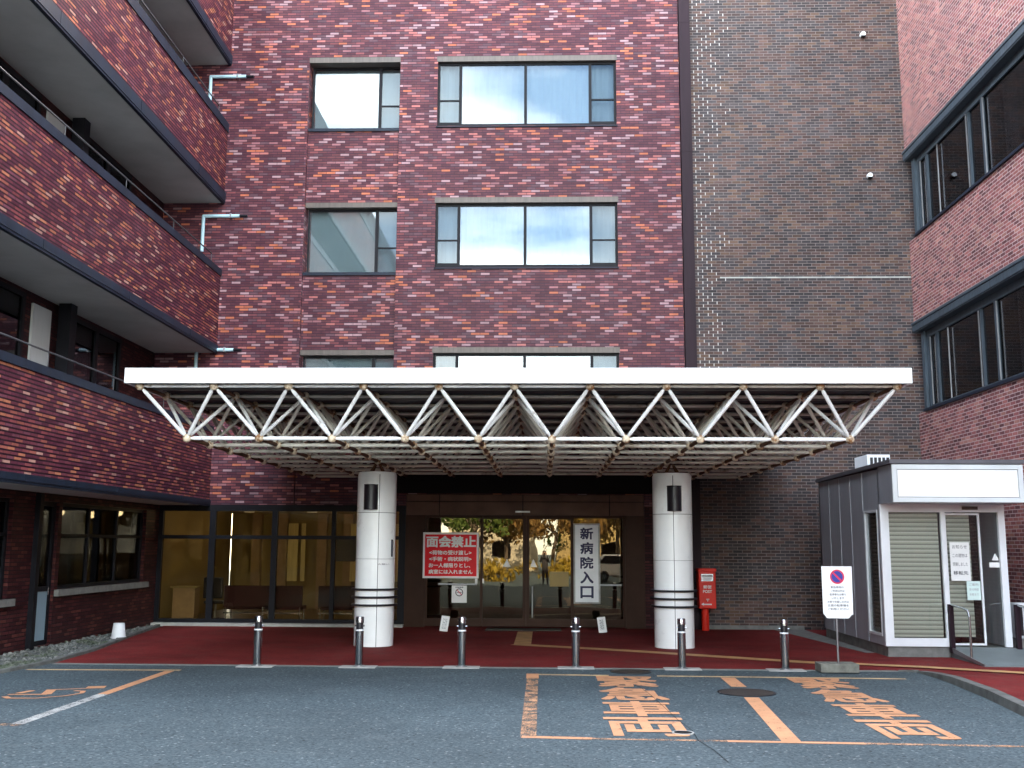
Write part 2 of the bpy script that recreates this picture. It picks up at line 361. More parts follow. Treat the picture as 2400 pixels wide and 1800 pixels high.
OFF = {}
def base(o): return OFF.get(o.name, Vector((0, 0, 0)))
def tag(o, label=None, cat=None, group=None, kind=None):
    if label: o['label'] = label
    if cat: o['category'] = cat
    if group: o['group'] = group
    if kind: o['kind'] = kind
    return o
def thing(name, label, cat, loc=(0, 0, 0), group=None):
    o = bpy.data.objects.new(name, None); COL.objects.link(o); o.location = loc; o.empty_display_size = .2
    OFF[o.name] = Vector(loc); return tag(o, label, cat, group)
def part(name, mb, mat, parent, smooth=False, bevel=0.0, label=None, kind=None):
    o = bpy.data.objects.new(name, mb.mesh(name, mat, base(parent), smooth)); COL.objects.link(o); o.parent = parent
    OFF[o.name] = base(parent)
    if bevel:
        m = o.modifiers.new('bevel', 'BEVEL'); m.width = bevel; m.segments = 2; m.limit_method = 'ANGLE'
    return tag(o, label, None, None, kind)
def solo(name, mb, mat, label, cat, group=None, kind=None, smooth=False, bevel=0.0, loc=(0, 0, 0)):
    o = bpy.data.objects.new(name, mb.mesh(name, mat, Vector(loc), smooth)); COL.objects.link(o); o.location = loc
    OFF[o.name] = Vector(loc)
    if bevel:
        m = o.modifiers.new('bevel', 'BEVEL'); m.width = bevel; m.segments = 2; m.limit_method = 'ANGLE'
    return tag(o, label, cat, group, kind)
def struct(name, mb, mat, smooth=False):
    o = bpy.data.objects.new(name, mb.mesh(name, mat, smooth=smooth)); COL.objects.link(o); o['kind'] = 'structure'; return o
def copy_tree(o, parent=None):
    c = o.copy(); COL.objects.link(c)
    if parent is not None: c.parent = parent
    for ch in list(o.children): copy_tree(ch, c)
    return c

def text_mb(txt, x0, x1, z0, z1, y, bold=0.0, ground=False, spacing=1.0):
    """writing fitted into a rectangle: upright in the xz plane at depth y, or flat on the ground (z0..z1 run along +y)"""
    cu = bpy.data.curves.new('lettering', 'FONT'); cu.body = txt; cu.size = 1.0; cu.align_x = 'CENTER'
    cu.space_line = spacing; cu.resolution_u = 3
    o = bpy.data.objects.new('lettering_tmp', cu); COL.objects.link(o)
    me = bpy.data.meshes.new_from_object(o.evaluated_get(bpy.context.evaluated_depsgraph_get()))
    bpy.data.objects.remove(o); mb = MB()
    if len(me.vertices):
        xs = [v.co.x for v in me.vertices]; ys = [v.co.y for v in me.vertices]
        ax, bx, ay, by = min(xs), max(xs), min(ys), max(ys)
        vs = []
        for v in me.vertices:
            u = x0 + (v.co.x - ax) / max(bx - ax, 1e-6) * (x1 - x0); t = z0 + (v.co.y - ay) / max(by - ay, 1e-6) * (z1 - z0)
            vs.append((u, t, y) if ground else (u, y, t))
        fs = [tuple(p.vertices) for p in me.polygons]; mb.add(vs, fs)
        if bold:
            kx, kz = (x1 - x0) / max(bx - ax, 1e-6) * bold, (z1 - z0) / max(by - ay, 1e-6) * bold
            for q, (dx, dz) in enumerate(((-1, -1), (1, -1), (-1, 1), (1, 1), (1, 0), (-1, 0), (0, 1), (0, -1))):
                e = .0002 * (q + 1)
                mb.add([(a + dx * kx, b + dz * kz, c + e) if ground else (a + dx * kx, b - e, c + dz * kz) for a, b, c in vs], fs)
    bpy.data.meshes.remove(me); return mb
def circle_xz(cx, cz, r, y, n=32, r_in=0.0):
    mb = MB(); pts = [(math.cos(2 * math.pi * i / n), math.sin(2 * math.pi * i / n)) for i in range(n)]
    if r_in == 0: mb.add([(cx + r * a, y, cz + r * b) for a, b in pts], [tuple(range(n))])
    else: mb.add([(cx + r * a, y, cz + r * b) for a, b in pts] + [(cx + r_in * a, y, cz + r_in * b) for a, b in pts],
                 [(i, (i + 1) % n, n + (i + 1) % n, n + i) for i in range(n)])
    return mb
def frame_xz(mb, x0, x1, z0, z1, y0, y1, t):
    """four butted members"""
    mb.box(x0, x0 + t, y0, y1, z0, z1); mb.box(x1 - t, x1, y0, y1, z0, z1)
    mb.box(x0 + t, x1 - t, y0, y1, z0, z0 + t); mb.box(x0 + t, x1 - t, y0, y1, z1 - t, z1); return mb
def frame_yz(mb, y0, y1, z0, z1, x0, x1, t):
    mb.box(x0, x1, y0, y0 + t, z0, z1); mb.box(x0, x1, y1 - t, y1, z0, z1)
    mb.box(x0, x1, y0 + t, y1 - t, z0, z0 + t); mb.box(x0, x1, y0 + t, y1 - t, z1 - t, z1); return mb

# ================================================================== SETTING: ground
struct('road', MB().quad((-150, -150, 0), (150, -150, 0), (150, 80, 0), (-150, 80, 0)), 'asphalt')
pv = [(-9.32, 25.8), (-8.92, 22.9), (-8.38, 19.7), (-8.22, 17.72), (5.7, 17.72), (6.12, 17.45), (6.14, 16.2), (6.0, 14.6), (5.75, 12.6), (5.5, 9.5), (9.3, 9.5), (9.3, 26.4), (-9.32, 26.4)]
struct('pavement', MB().add([(x, y, .008) for x, y in pv], [tuple(range(len(pv)))]), 'redpave')
struct('kerb_strip', MB().box(-8.2, 5.75, 17.60, 17.72, -.05, .010), 'concrete')
kb = MB(); kp = [(5.75, 17.66), (6.02, 17.5), (6.06, 16.9), (6.05, 16.2), (5.93, 14.6), (5.68, 12.6), (5.42, 9.5)]
hs = [.012, .03, .07, .10, .12, .12, .12]
for (a, b), (h0, h1) in zip(zip(kp, kp[1:]), zip(hs, hs[1:])):
    a3, b3 = Vector((*a, 0)), Vector((*b, 0)); d = (b3 - a3).normalized(); nn = Vector((-d.y, d.x, 0)) * .15
    if nn.x < 0: nn = -nn
    A0, B0, A1, B1 = a3, b3, a3 + nn, b3 + nn
    z = Vector((0, 0, 1))
    kb.add([A0, B0, B1, A1, A0 + z * h0, B0 + z * h1, B1 + z * h1, A1 + z * h0], [(0, 1, 5, 4), (4, 5, 6, 7), (2, 3, 7, 6), (0, 4, 7, 3), (1, 2, 6, 5)])
struct('kerb', kb, 'kerb_dark')
# raised part of the pavement beside the kerb
rp_ = [(6.2, 17.2), (6.2, 16.2), (6.07, 14.6), (5.82, 12.6), (5.56, 9.5), (9.3, 9.5), (9.3, 17.2)]
struct('side_pavement', MB().add([(x, y, .02 if y > 17 else (.09 if y > 16 else .112)) for x, y in rp_], [tuple(range(len(rp_)))]), 'redpave')
kl = MB(); kp = [(-9.42, 25.7), (-9.02, 23.2), (-8.47, 19.8), (-8.30, 17.9), (-8.44, 16.3), (-8.7, 13.0), (-8.9, 8)]
for a, b in zip(kp, kp[1:]):
    a3, b3 = Vector((*a, 0)), Vector((*b, 0)); d = (b3 - a3).normalized(); nn = Vector((-d.y, d.x, 0)) * .05
    kl.add([a3 - nn, b3 - nn, b3 + nn, a3 + nn] + [p + Vector((0, 0, .05)) for p in (a3 - nn, b3 - nn, b3 + nn, a3 + nn)], [(0, 1, 5, 4), (4, 5, 6, 7), (2, 3, 7, 6), (0, 4, 7, 3), (1, 2, 6, 5)])
struct('garden_kerb', kl, 'kerb_dark')
struct('paving_slab', MB().add([(x, y, z) for z in (-.02, .014) for x, y in ((5.55, 26.02), (6.30, 26.02), (6.30, 20.6), (6.12, 20.6))], [(3, 2, 1, 0), (4, 5, 6, 7), (0, 1, 5, 4), (1, 2, 6, 5), (2, 3, 7, 6), (3, 0, 4, 7)]), 'concrete')
gp = [(-9.66, 8), (-8.93, 8), (-8.74, 13), (-8.48, 16.3), (-8.34, 17.9), (-8.51, 19.8), (-9.06, 23.2), (-9.46, 25.7), (-9.66, 25.7)]
gv = MB().add([(x, y, .02) for x, y in gp], [tuple(range(len(gp)))])
def in_poly(x, y, P):
    c = False; n = len(P)
    for i in range(n):
        (x1, y1), (x2, y2) = P[i], P[(i + 1) % n]
        if (y1 > y) != (y2 > y) and x < (x2 - x1) * (y - y1) / (y2 - y1) + x1: c = not c
    return c
k = 0
while k < 900:
    x, y = random.uniform(-9.64, -8.3), random.uniform(13, 25.6)
    if in_poly(x, y, gp):
        r = random.uniform(.018, .045); gv.ball((x, y, .02 + r * .3), r, 4, 6, (1, random.uniform(.7, 1.2), .6)); k += 1
tag(struct('gravel_bed', gv, 'gravel', True), 'strip of grey gravel along the foot of the left wing', kind='stuff')

# road markings: all painted sheets, 4 mm above the asphalt
struct('parking_line', MB().ribbon([(-8.25, 16.83), (-5.80, 16.92)], .13), 'mark_pale')
struct('parking_line', MB().ribbon([(-5.93, 16.80), (-5.90, 14.2)], .15, .0045), 'mark')
struct('parking_line', MB().ribbon([(-5.90, 14.2), (-5.87, 11.85)], .15, .0045), 'mark_white')
struct('parking_line', MB().ribbon([(-8.3, 11.95), (-5.80, 11.80)], .13), 'mark_worn')
wc = MB()
wc.ribbon([(-6.16, 14.9), (-6.40, 14.84)], .24); wc.ribbon([(-6.30, 14.77), (-6.75, 14.58)], .05, .0045)
wc.ribbon([(-6.78, 14.60), (-6.64, 14.13)], .13, .005); wc.ribbon([(-6.62, 14.13), (-7.13, 14.09)], .07, .0055)
wc.ribbon([(-6.98, 14.47), (-7.05, 14.20)], .10, .0065)
wc.ribbon([(-7.08, 13.90), (-6.95, 13.76), (-6.60, 13.78), (-6.32, 14.02), (-6.22, 14.28), (-6.28, 14.46), (-6.42, 14.50)], [.09, .08, .05, .05, .06, .08, .07], .006)
struct('road_wheelchair_symbol', wc, 'mark')
struct('parking_line', MB().ribbon([(-.28, 16.80), (1.0, 16.74)], .14), 'mark_pale')
struct('parking_line', MB().ribbon([(1.75, 16.74), (5.55, 16.66)], .12), 'mark_pale')
struct('parking_line', MB().ribbon([(-.185, 16.88), (-.18, 16.3)], .19, .0046), 'mark')
struct('parking_line', MB().ribbon([(-.18, 16.3), (-.17, 11.4)], .17, .005), 'mark_worn')
struct('parking_line', MB().ribbon([(-.24, 11.42), (0.5, 11.36)], .12), 'mark')
struct('parking_line', MB().ribbon([(0.5, 11.36), (1.9, 11.30)], .08), 'mark_worn')
struct('parking_line', MB().ribbon([(1.9, 11.30), (3.3, 11.25)], .10), 'mark')
struct('parking_line', MB().ribbon([(3.3, 11.25), (5.6, 11.15)], .09), 'mark_worn')
struct('parking_line', MB().ribbon([(2.82, 16.60), (2.80, 15.55)], .22, .0046), 'mark')
struct('parking_line', MB().ribbon([(2.77, 14.50), (2.56, 11.28)], .20, .0046), 'mark')
for (xa, xb) in ((.80, 1.66), (3.72, 4.52)):
    for i, ch in enumerate('緊急車両'):
        y1 = 16.62 - i * 1.30
        t_ = text_mb(ch, xa - .03 * i, xb - .025 * i, y1 - 1.16, y1, .0046, bold=.022, ground=True)
        struct('road_lettering', t_, 'mark')
vc = thing('valve_cover', 'small round valve cover in the lower part of the left orange lettering', 'valve cover', (1.50, 11.75, 0))
part('rim', MB().lathe([(.12, -.01), (.12, .011), (.10, .011), (.10, -.01)], (1.50, 11.75, 0), 28), 'concrete_pale', vc); part('lid', MB().lathe([(.098, -.01), (.098, .010)], (1.50, 11.75, 0), 28), 'dark_metal', vc)
# tactile strip
struct('tactile_paving', MB().box(-.62, -.27, 21.75, 24.9, -.02, .012), 'tactile')
tp = [(-.62, 21.70), (1.55, 20.62), (3.83, 19.25), (4.75, 18.72)]
struct('tactile_paving', MB().ribbon(tp, .34, .0125), 'tactile')
struct('tactile_paving', MB().ribbon([(4.75, 18.72), (6.36, 18.12), (7.7, 17.4)], .28, .026), 'tactile')
struct('road_crack', MB().ribbon([(1.48, 13.9), (1.52, 13.2), (1.55, 12.6), (1.62, 11.9), (1.60, 11.3), (1.68, 10.8), (1.72, 10.2)], .007, .0065), 'darkgap')
struct('road_crack', MB().ribbon([(1.34, 15.6), (1.42, 14.9), (1.46, 14.3), (1.48, 13.9)], .007, .0065), 'darkgap')

# manhole covers
def manhole(x, y, r, label):
    o = thing('manhole_cover', label, 'manhole cover', (x, y, 0), 'manhole covers in the asphalt')
    part('rim', MB().lathe([(r, -.02), (r, .008), (r * .92, .008), (r * .92, -.02)], (x, y, 0), 40), 'black', o)
    mb = MB()
    n = int(r / .028)
    for i in range(-n, n + 1):
        xx = i * .028 * .92; h = math.sqrt(max((r * .92) ** 2 - xx * xx, 0))
        if h > .02: mb.box(x + xx - .007, x + xx + .007, y - h, y + h, -.01, .0085)
    part('grating', mb, 'iron', o)
    part('well', MB().lathe([(r * .92, .001), (r * .92, .0015)], (x, y, 0), 32), 'darkgap', o)
manhole(2.80, 14.98, .40, 'round grated iron cover on the orange line between the two parking bays')
manhole(1.39, 17.28, .33, 'dark round manhole cover close to the kerb, above the orange lettering')

# ================================================================== MAIN BUILDING (red tiles)
YW = 26.0
def wall_front(mb, xs, zs, holes, y0, y1):
    """front face cells with reveals round the holes"""
    def hole(i, j):
        cx, cz = (xs[i] + xs[i + 1]) / 2, (zs[j] + zs[j + 1]) / 2
        return any(a < cx < b and c < cz < d for a, b, c, d in holes)
    for i in range(len(xs) - 1):
        for j in range(len(zs) - 1):
            if hole(i, j): continue
            a, b, c, d = xs[i], xs[i + 1], zs[j], zs[j + 1]
            mb.quad((a, y0, c), (b, y0, c), (b, y0, d), (a, y0, d))
            if i == 0 or hole(i - 1, j): mb.quad((a, y1, c), (a, y0, c), (a, y0, d), (a, y1, d))
            if i == len(xs) - 2 or hole(i + 1, j): mb.quad((b, y0, c), (b, y1, c), (b, y1, d), (b, y0, d))
            if j == 0 or hole(i, j - 1): mb.quad((a, y1, c), (b, y1, c), (b, y0, c), (a, y0, c))
            if j == len(zs) - 2 or hole(i, j + 1): mb.quad((a, y0, d), (b, y0, d), (b, y1, d), (a, y1, d))
main = thing('hospital_building', 'tall dark red tiled block with picture windows behind the white canopy', 'building', (-3, 26, 0))
RW = [(12.92, 14.72), (9.08, 10.81), (5.22, 6.835)]
LWN = [(12.88, 14.72), (8.95, 10.74), (5.05, 6.80)]
holes = [(-2.84, 1.89, a, b + .145) for a, b in RW] + [(-6.28, -3.84, 2.97, 14.865), (-3.45, 2.47, 2.97, 3.25)]
xs = sorted({-10.2, 3.54, -6.28, -3.84, -2.84, 1.89, -3.45, 2.47})
zs = sorted({2.97, 18.6, 3.25, 14.865} | {z for a, b in RW for z in (a, b + .145)})
mb = MB(); wall_front(mb, xs, zs, holes, YW, YW + .42)
mb.quad((3.54, YW, 0), (3.54, YW + 14, 0), (3.54, YW + 14, 18.6), (3.54, YW, 18.6))
mb.quad((-10.2, YW + .3, 18.6), (3.54, YW + .3, 18.6), (3.54, YW + 14, 18.6), (-10.2, YW + 14, 18.6))
mb.quad((-10.2, YW + 14, 18.6), (3.54, YW + 14, 18.6), (3.54, YW + 14, 0), (-10.2, YW + 14, 0))
part('wall', mb, 'tile', main)
zz = [2.97] + [z for a, b in LWN[::-1] for z in (a, b + .13)]
for i in range(0, len(zz) - 1, 2): part('spandrel_panel', MB().box(-6.28, -3.84, YW + .13, YW + .40, zz[i], zz[i + 1]), 'tile', main)
for a, b in RW: part('lintel', MB().box(-2.86, 1.91, YW - .012, YW + .30, b, b + .145), 'lintel', main)
for a, b in LWN: part('lintel', MB().box(-6.28, -3.84, YW - .010 if b > 14 else YW + .118, YW + .38, b, b + (.145 if b > 14 else .13)), 'lintel', main)
for a, b in RW:      # wide windows
    y0, y1 = YW + .10, YW + .17
    wn = MB(); frame_xz(wn, -2.84, 1.89, a + .03, b, y0, y1, .06)
    for x in (-2.235, -.505, 1.205): wn.box(x - .038, x + .038, y0 - .003, y1, a + .09, b - .06)
    zs_ = a + .75
    for x0, x1 in ((-2.795, -2.265), (1.235, 1.845)): wn.box(x0, x1, y0 + .005, y1, zs_ - .018, zs_ + .018)
    wn.box(-2.795, -2.265, y0 - .004, y1, a + .075, a + .135); wn.box(1.235, 1.845, y0 - .004, y1, a + .075, a + .135)
    fr = part('window', wn, 'dark_metal', main)
    part('sill', MB().add([(-2.86, YW - .04, a - .045), (1.91, YW - .04, a - .045), (1.91, y1, a - .045), (-2.86, y1, a - .045), (-2.86, YW - .04, a - .02), (1.91, YW - .04, a - .02), (1.91, y1, a + .03), (-2.86, y1, a + .03)],
                          [(0, 3, 2, 1), (4, 5, 6, 7), (0, 1, 5, 4), (1, 2, 6, 5), (2, 3, 7, 6), (3, 0, 4, 7)]), 'fascia_metal', fr)
    for x0, x1 in ((-2.205, -.535), (-.475, 1.175)): part('pane', MB().box(x0, x1, y0 + .03, y0 + .038, a + .075, b - .045), 'g_up', fr)
    for x0, x1 in ((-2.795, -2.265), (1.235, 1.845)):
        part('pane', MB().box(x0, x1, y0 + .025, y0 + .033, zs_ + .018, b - .045), 'g_small', fr)
        part('pane', MB().box(x0, x1, y0 + .025, y0 + .033, a + .135, zs_ - .018), 'g_small', fr)
    cm = MB(); n = 60
    for i in range(n):
        x0, x1 = -2.8 + 4.65 * i / n, -2.8 + 4.65 * (i + 1) / n; ya, yb = y1 + .12 + .02 * math.sin(i * 1.7), y1 + .12 + .02 * math.sin(i * 1.7 + 1.7)
        cm.quad((x0, ya, a), (x1, yb, a), (x1, yb, b), (x0, ya, b))
    part('curtain', cm, 'curtain', fr)
for a, b in LWN:     # narrow windows set back in the recess
    y0, y1 = YW + .30, YW + .37
    wn = MB(); frame_xz(wn, -6.24, -3.84, a + .03, b, y0, y1, .05)
    wn.box(-4.45, -4.37, y0, y1, a + .08, b - .05); zs_ = a + .74; wn.box(-4.375, -3.89, y0 + .005, y1, zs_ - .018, zs_ + .018)
    fr = part('window', wn, 'dark_metal', main)
    part('sill', MB().box(-6.28, -3.84, YW + .08, y1, a - .05, a + .03), 'fascia_metal', fr)
    part('pane', MB().box(-6.19, -4.44, y0 + .03, y0 + .038, a + .08, b - .05), 'g_up', fr)
    part('pane', MB().box(-4.375, -3.89, y0 + .025, y0 + .033, zs_ + .018, b - .05), 'g_small', fr)
    part('pane', MB().box(-4.375, -3.89, y0 + .025, y0 + .033, a + .08, zs_ - .018), 'g_small', fr)
    part('curtain', MB().box(-6.2, -3.85, y1 + .12, y1 + .13, a, b), 'curtain', fr)
mb = MB()
for z0, z1 in ((3.3, 8.5), (8.51, 12.16), (12.17, 15.76), (15.77, 18.6)): mb.box(3.56, 3.845, YW - .05, YW + .2, z0, z1)
for z in (8.5, 12.165, 15.765): mb.box(3.55, 3.85, YW - .056, YW + .1, z - .015, z + .01)
mb.box(3.56, 3.845, YW - .045, YW + .2, 0, 3.3)
part('joint_cover', mb, 'joint_metal', main)
# overflow pipes on the wall beside the balconies
for z in (14.31, 10.45, 6.90):
    mb = MB().path([(-8.90, YW - .09, z - .95), (-8.90, YW - .09, z), (-7.95, YW - .09, z)], .045, 10)
    pp = part('overflow_pipe', mb, 'pipe_blue', main, True)
    part('bracket', MB().box(-8.2, -8.16, YW - .14, YW, z - .06, z + .06), 'steel_dull', pp)
    part('pipe_end', MB().tube((-7.95, YW - .09, z), (-7.75, YW - .09, z), .036, n=10), 'dark_metal', pp)
# ground floor: lobby glazing
part('header_beam', MB().box(-9.7, -3.45, YW - .004, YW + .35, 2.85, 2.97), 'dark_metal', main)
gl = MB()
gl.box(-9.72, -9.55, YW, YW + .12, .08, 2.85); gl.box(-8.37, -8.22, YW, YW + .12, .08, 2.85); gl.box(-6.80, -6.66, YW, YW + .12, .08, 2.85)
gl.box(-5.30, -5.20, YW, YW + .12, .08, 2.85); gl.box(-3.62, -3.45, YW, YW + .12, .08, 2.85)
bays = [(-9.55, -8.37), (-8.22, -6.80), (-6.66, -5.30), (-5.20, -3.62)]
for x0, x1 in bays:
    gl.box(x0, x1, YW + .002, YW + .12, .08, .17); gl.box(x0, x1, YW + .002, YW + .12, 2.12, 2.21); gl.box(x0, x1, YW + .002, YW + .12, 2.81, 2.85)
lobby = part('lobby_window', gl, 'dark_metal', main)
for x0, x1 in bays:
    part('pane', MB().box(x0, x1, YW + .05, YW + .058, .17, 2.12), 'g_lobby', lobby); part('pane', MB().box(x0, x1, YW + .05, YW + .058, 2.21, 2.81), 'g_lobby', lobby)
part('window_ledge', MB().box(-9.64, -3.45, YW - .22, YW + .1, 0, .078), 'concrete_pale', main)
# lobby room
rm = MB(); rm.quad((-9.6, 32, 0), (-3.4, 32, 0), (-3.4, 32, 3), (-9.6, 32, 3)); rm.quad((-9.62, 26.1, 0), (-9.62, 32, 0), (-9.62, 32, 3), (-9.62, 26.1, 3))
rm.quad((-3.4, 32, 0), (-3.4, 26.1, 0), (-3.4, 26.1, 3), (-3.4, 32, 3))
part('lobby_wall', rm, 'beige', main)
part('lobby_floor', MB().quad((-9.6, 26.1, .07), (-3.4, 26.1, .07), (-3.4, 32, .07), (-9.6, 32, .07)), 'lobby_floor', main)
part('lobby_ceiling', MB().quad((-9.6, 26.1, 2.92), (-9.6, 32, 2.92), (-3.4, 32, 2.92), (-3.4, 26.1, 2.92)), 'beige', main)
pm = MB()
for x in (-8.9, -8.1, -6.9, -6.1, -5.0): pm.box(x, x + .28, 31.75, 31.98, .07, 2.92)
part('pilaster', pm, 'wood', main)
# entrance
eb = MB()
for x0, x1 in ((-3.43, -2.62), (-2.60, -.545), (-.525, 1.60), (1.62, 2.45)): eb.box(x0, x1, YW - .06, YW + .3, 2.73, 3.06)
for x0, x1 in ((-3.43, -2.62), (-2.60, -.545), (-.525, 1.60), (1.62, 2.45)): eb.box(x0, x1, YW - .055, YW + .3, 3.075, 3.24)
part('entrance_header', eb, 'header_brown', main, bevel=.004)
part('header_gap', MB().box(-3.44, 2.46, YW - .02, YW + .28, 2.725, 3.248), 'darkgap', main)
part('door_sensor', MB().box(-.72, -.36, YW - .13, YW - .06, 2.80, 2.84), 'steel_dull', main)
part('entrance_jamb', MB().box(-3.45, -3.08, YW + .02, YW + .3, 0, 2.725).box(-3.08, -2.95, YW, YW + .2, .0, 2.725), 'brown_metal', main)
part('entrance_jamb', MB().box(1.99, 2.14, YW, YW + .2, 0, 2.725).box(2.14, 2.47, YW + .02, YW + .3, 0, 2.725), 'brown_metal', main)
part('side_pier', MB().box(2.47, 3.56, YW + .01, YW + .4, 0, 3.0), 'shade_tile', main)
def door(x0, x1, yy, name, st=.06):
    d = MB(); frame_xz(d, x0, x1, .03, 2.725, yy, yy + .05, st); d.box(x0 + st, x1 - st, yy + .002, yy + .05, .03 + st, .22)
    o = part(name, d, 'brown_metal', main); part('pane', MB().box(x0 + st, x1 - st, yy + .02, yy + .028, .22, 2.725 - st), 'g_door', o); return o
dL = door(-2.95, -1.53, YW + .05, 'fixed_sidelight'); dR = door(.66, 1.99, YW + .05, 'fixed_sidelight')
d1 = door(-1.60, -.455, YW + .12, 'sliding_door', .08); d2 = door(-.453, .73, YW + .12, 'sliding_door', .08)
part('push_bar', MB().tube((-2.62, YW + .02, 1.045), (-1.66, YW + .02, 1.045), .02), 'steel_dull', dL)
part('push_bar', MB().tube((.75, YW + .02, 1.045), (1.9, YW + .02, 1.045), .02), 'steel_dull', dR)
part('door_handle', MB().tube((-.30, YW + .09, .25), (-.30, YW + .09, 1.0), .018), 'steel_dull', d2)
part('warning_sticker', MB().prism_xz([(-1.03, 1.47), (-.83, 1.47), (-.93, 1.66)], YW + .132, YW + .136), 'paper', d1)
part('warning_sticker', MB().prism_xz([(-.36, 1.47), (-.18, 1.47), (-.27, 1.66)], YW + .132, YW + .136), 'paper', d2)
en = MB(); en.quad((-3.38, 31, 0), (3.5, 31, 0), (3.5, 31, 3), (-3.38, 31, 3)); en.quad((3.5, 31, 0), (3.5, 26.4, 0), (3.5, 26.4, 3), (3.5, 31, 3)); en.quad((-3.38, 26.4, 0), (-3.38, 31, 0), (-3.38, 31, 3), (-3.38, 26.4, 3))
en.quad((-3.38, 26.4, 2.95), (-3.38, 31, 2.95), (3.5, 31, 2.95), (3.5, 26.4, 2.95))
part('vestibule_wall', en, 'wood', main)
part('vestibule_floor', MB().quad((-3.38, 26.2, .02), (3.5, 26.2, .02), (3.5, 31, .02), (-3.38, 31, .02)), 'lobby_floor', main)
solo('door_mat', MB().box(-1.40, .40, 25.05, 25.85, .008, .022), 'dark_metal', 'dark grey mat laid in front of the sliding entrance doors', 'mat', loc=(-.5, 25.4, .008))

# lobby lamps and furniture
lg = None
for i, (x, y) in enumerate([(-8.4, 27.1), (-6.85, 27.1), (-5.45, 27.1), (-4.1, 27.1), (-8.4, 29.6), (-6.6, 29.6), (-4.9, 29.6)]):
    lab = ['round lit ceiling light above the reception counter', 'round lit ceiling light above the longer lobby bench', 'round lit ceiling light between the two lobby benches', 'round lit ceiling light above the right lobby bench',
           'leftmost lit ceiling light of the rear lobby row', 'middle lit ceiling light of the rear lobby row', 'rightmost lit ceiling light of the rear lobby row'][i]
    o = thing('ceiling_light', lab, 'ceiling light', (x, y, 2.92), 'round ceiling lights in the lobby')
    part('trim_ring', MB().lathe([(.14, 2.89), (.14, 2.919), (.11, 2.919), (.11, 2.89)], (x, y, 0), 20), 'white', o)
    part('lit_disc', MB().lathe([(.105, 2.895), (.105, 2.9)], (x, y, 0), 20), 'lamp', o)
    ld = bpy.data.lights.new('downlight', 'POINT'); ld.energy = 0.75; ld.color = (1, .78, .46); ld.shadow_soft_size = .1
    lo = bpy.data.objects.new('downlight', ld); COL.objects.link(lo); lo.location = (0, 0, -.12); lo.parent = o
def bench(x0, x1, y, label):
    o = thing('lobby_bench', label, 'bench', ((x0 + x1) / 2, y, .07), 'benches in the lobby')
    part('backrest', MB().box(x0, x1, y, y + .08, .42, .96), 'bench_red', o, bevel=.02)
    part('seat', MB().box(x0, x1, y + .08, y + .55, .36, .46), 'bench_red', o, bevel=.02)
    part('rail', MB().box(x0, x1, y + .02, y + .06, .26, .30), 'steel', o)
    for x in (x0 + .06, x0 + (x1 - x0) * .5, x1 - .06):
        part('leg', MB().tube((x, y + .04, .07), (x, y + .04, .42), .018), 'steel', o)
        part('leg', MB().tube((x, y + .5, .07), (x, y + .5, .36), .018), 'steel', o)
bench(-8.1, -6.1, 26.55, 'long dark red bench seen from behind at the left of the lobby')
bench(-5.7, -3.9, 26.55, 'dark red bench seen from behind, partly hidden by the white column')
cn = thing('reception_counter', 'beige reception counter at the left end of the lobby', 'counter', (-9.1, 26.8, .07))
part('front', MB().box(-9.42, -8.86, 26.6, 27.0, .07, .88), 'wood', cn, bevel=.01); part('top', MB().box(-9.47, -8.80, 26.55, 27.05, .88, .93), 'beige', cn, bevel=.006)
ch = thing('office_chair', 'dark office chair beside the beige reception counter', 'chair', (-8.45, 26.9, .07))
part('backrest', MB().box(-8.7, -8.2, 26.75, 26.83, .62, 1.15), 'black', ch, bevel=.03); part('seat', MB().box(-8.7, -8.2, 26.83, 27.3, .48, .56), 'black', ch, bevel=.03)
part('post', MB().tube((-8.45, 27.05, .1), (-8.45, 27.05, .5), .03), 'steel_dull', ch); part('base', MB().box(-8.7, -8.2, 27.02, 27.08, .08, .12).box(-8.48, -8.42, 26.8, 27.3, .08, .115), 'black', ch)
cm = MB()
for x0, x1 in ((-7.75, -7.45), (-7.35, -7.22), (-5.85, -5.66), (-5.58, -5.28), (-4.55, -4.3)): cm.box(x0, x1, 31.60, 31.64, .9, 2.62)
part('curtain', cm, 'lobby_curtain', main)
tv = thing('television', 'dark television hung in the lobby above the right bench', 'television', (-5.0, 27.9, 1.9))
part('screen', MB().box(-5.55, -4.45, 27.9, 27.95, 1.55, 2.15), 'black', tv, bevel=.01); part('bracket', MB().tube((-5.0, 27.97, 1.9), (-5.0, 27.97, 2.915), .025), 'dark_metal', tv)

# ================================================================== OLD BROWN BLOCK
old = thing('brown_brick_building', 'old brown brick block with white stains right of the dark joint strip', 'building', (6.5, 26.1, 0))
mb = MB().quad((3.6, 26.10, 0), (9.9, 26.10, 0), (9.9, 26.10, 18.6), (3.6, 26.10, 18.6)); mb.quad((3.6, 26.1, 18.6), (9.9, 26.1, 18.6), (9.9, 40, 18.6), (3.6, 40, 18.6)); mb.quad((9.9, 40, 0), (3.6, 40, 0), (3.6, 40, 18.6), (9.9, 40, 18.6))
part('wall', mb, 'brown', old)
part('mortar_band', MB().box(4.5, 9.34, 26.094, 26.12, 8.795, 8.83), 'concrete_pale', old)
for z in (15.4, 11.5):
    v = MB().tube((8.41, 26.1, z), (8.41, 25.99, z), .07, .065, 12)
    vv = part('vent_hood', v, 'plastic_white', old, True); part('vent_mouth', MB().box(8.36, 8.46, 25.98, 26.05, z - .09, z - .05), 'darkgap', vv)
part('plinth', MB().box(3.85, 6.3, 26.02, 26.2, 0, .10), 'concrete', old)

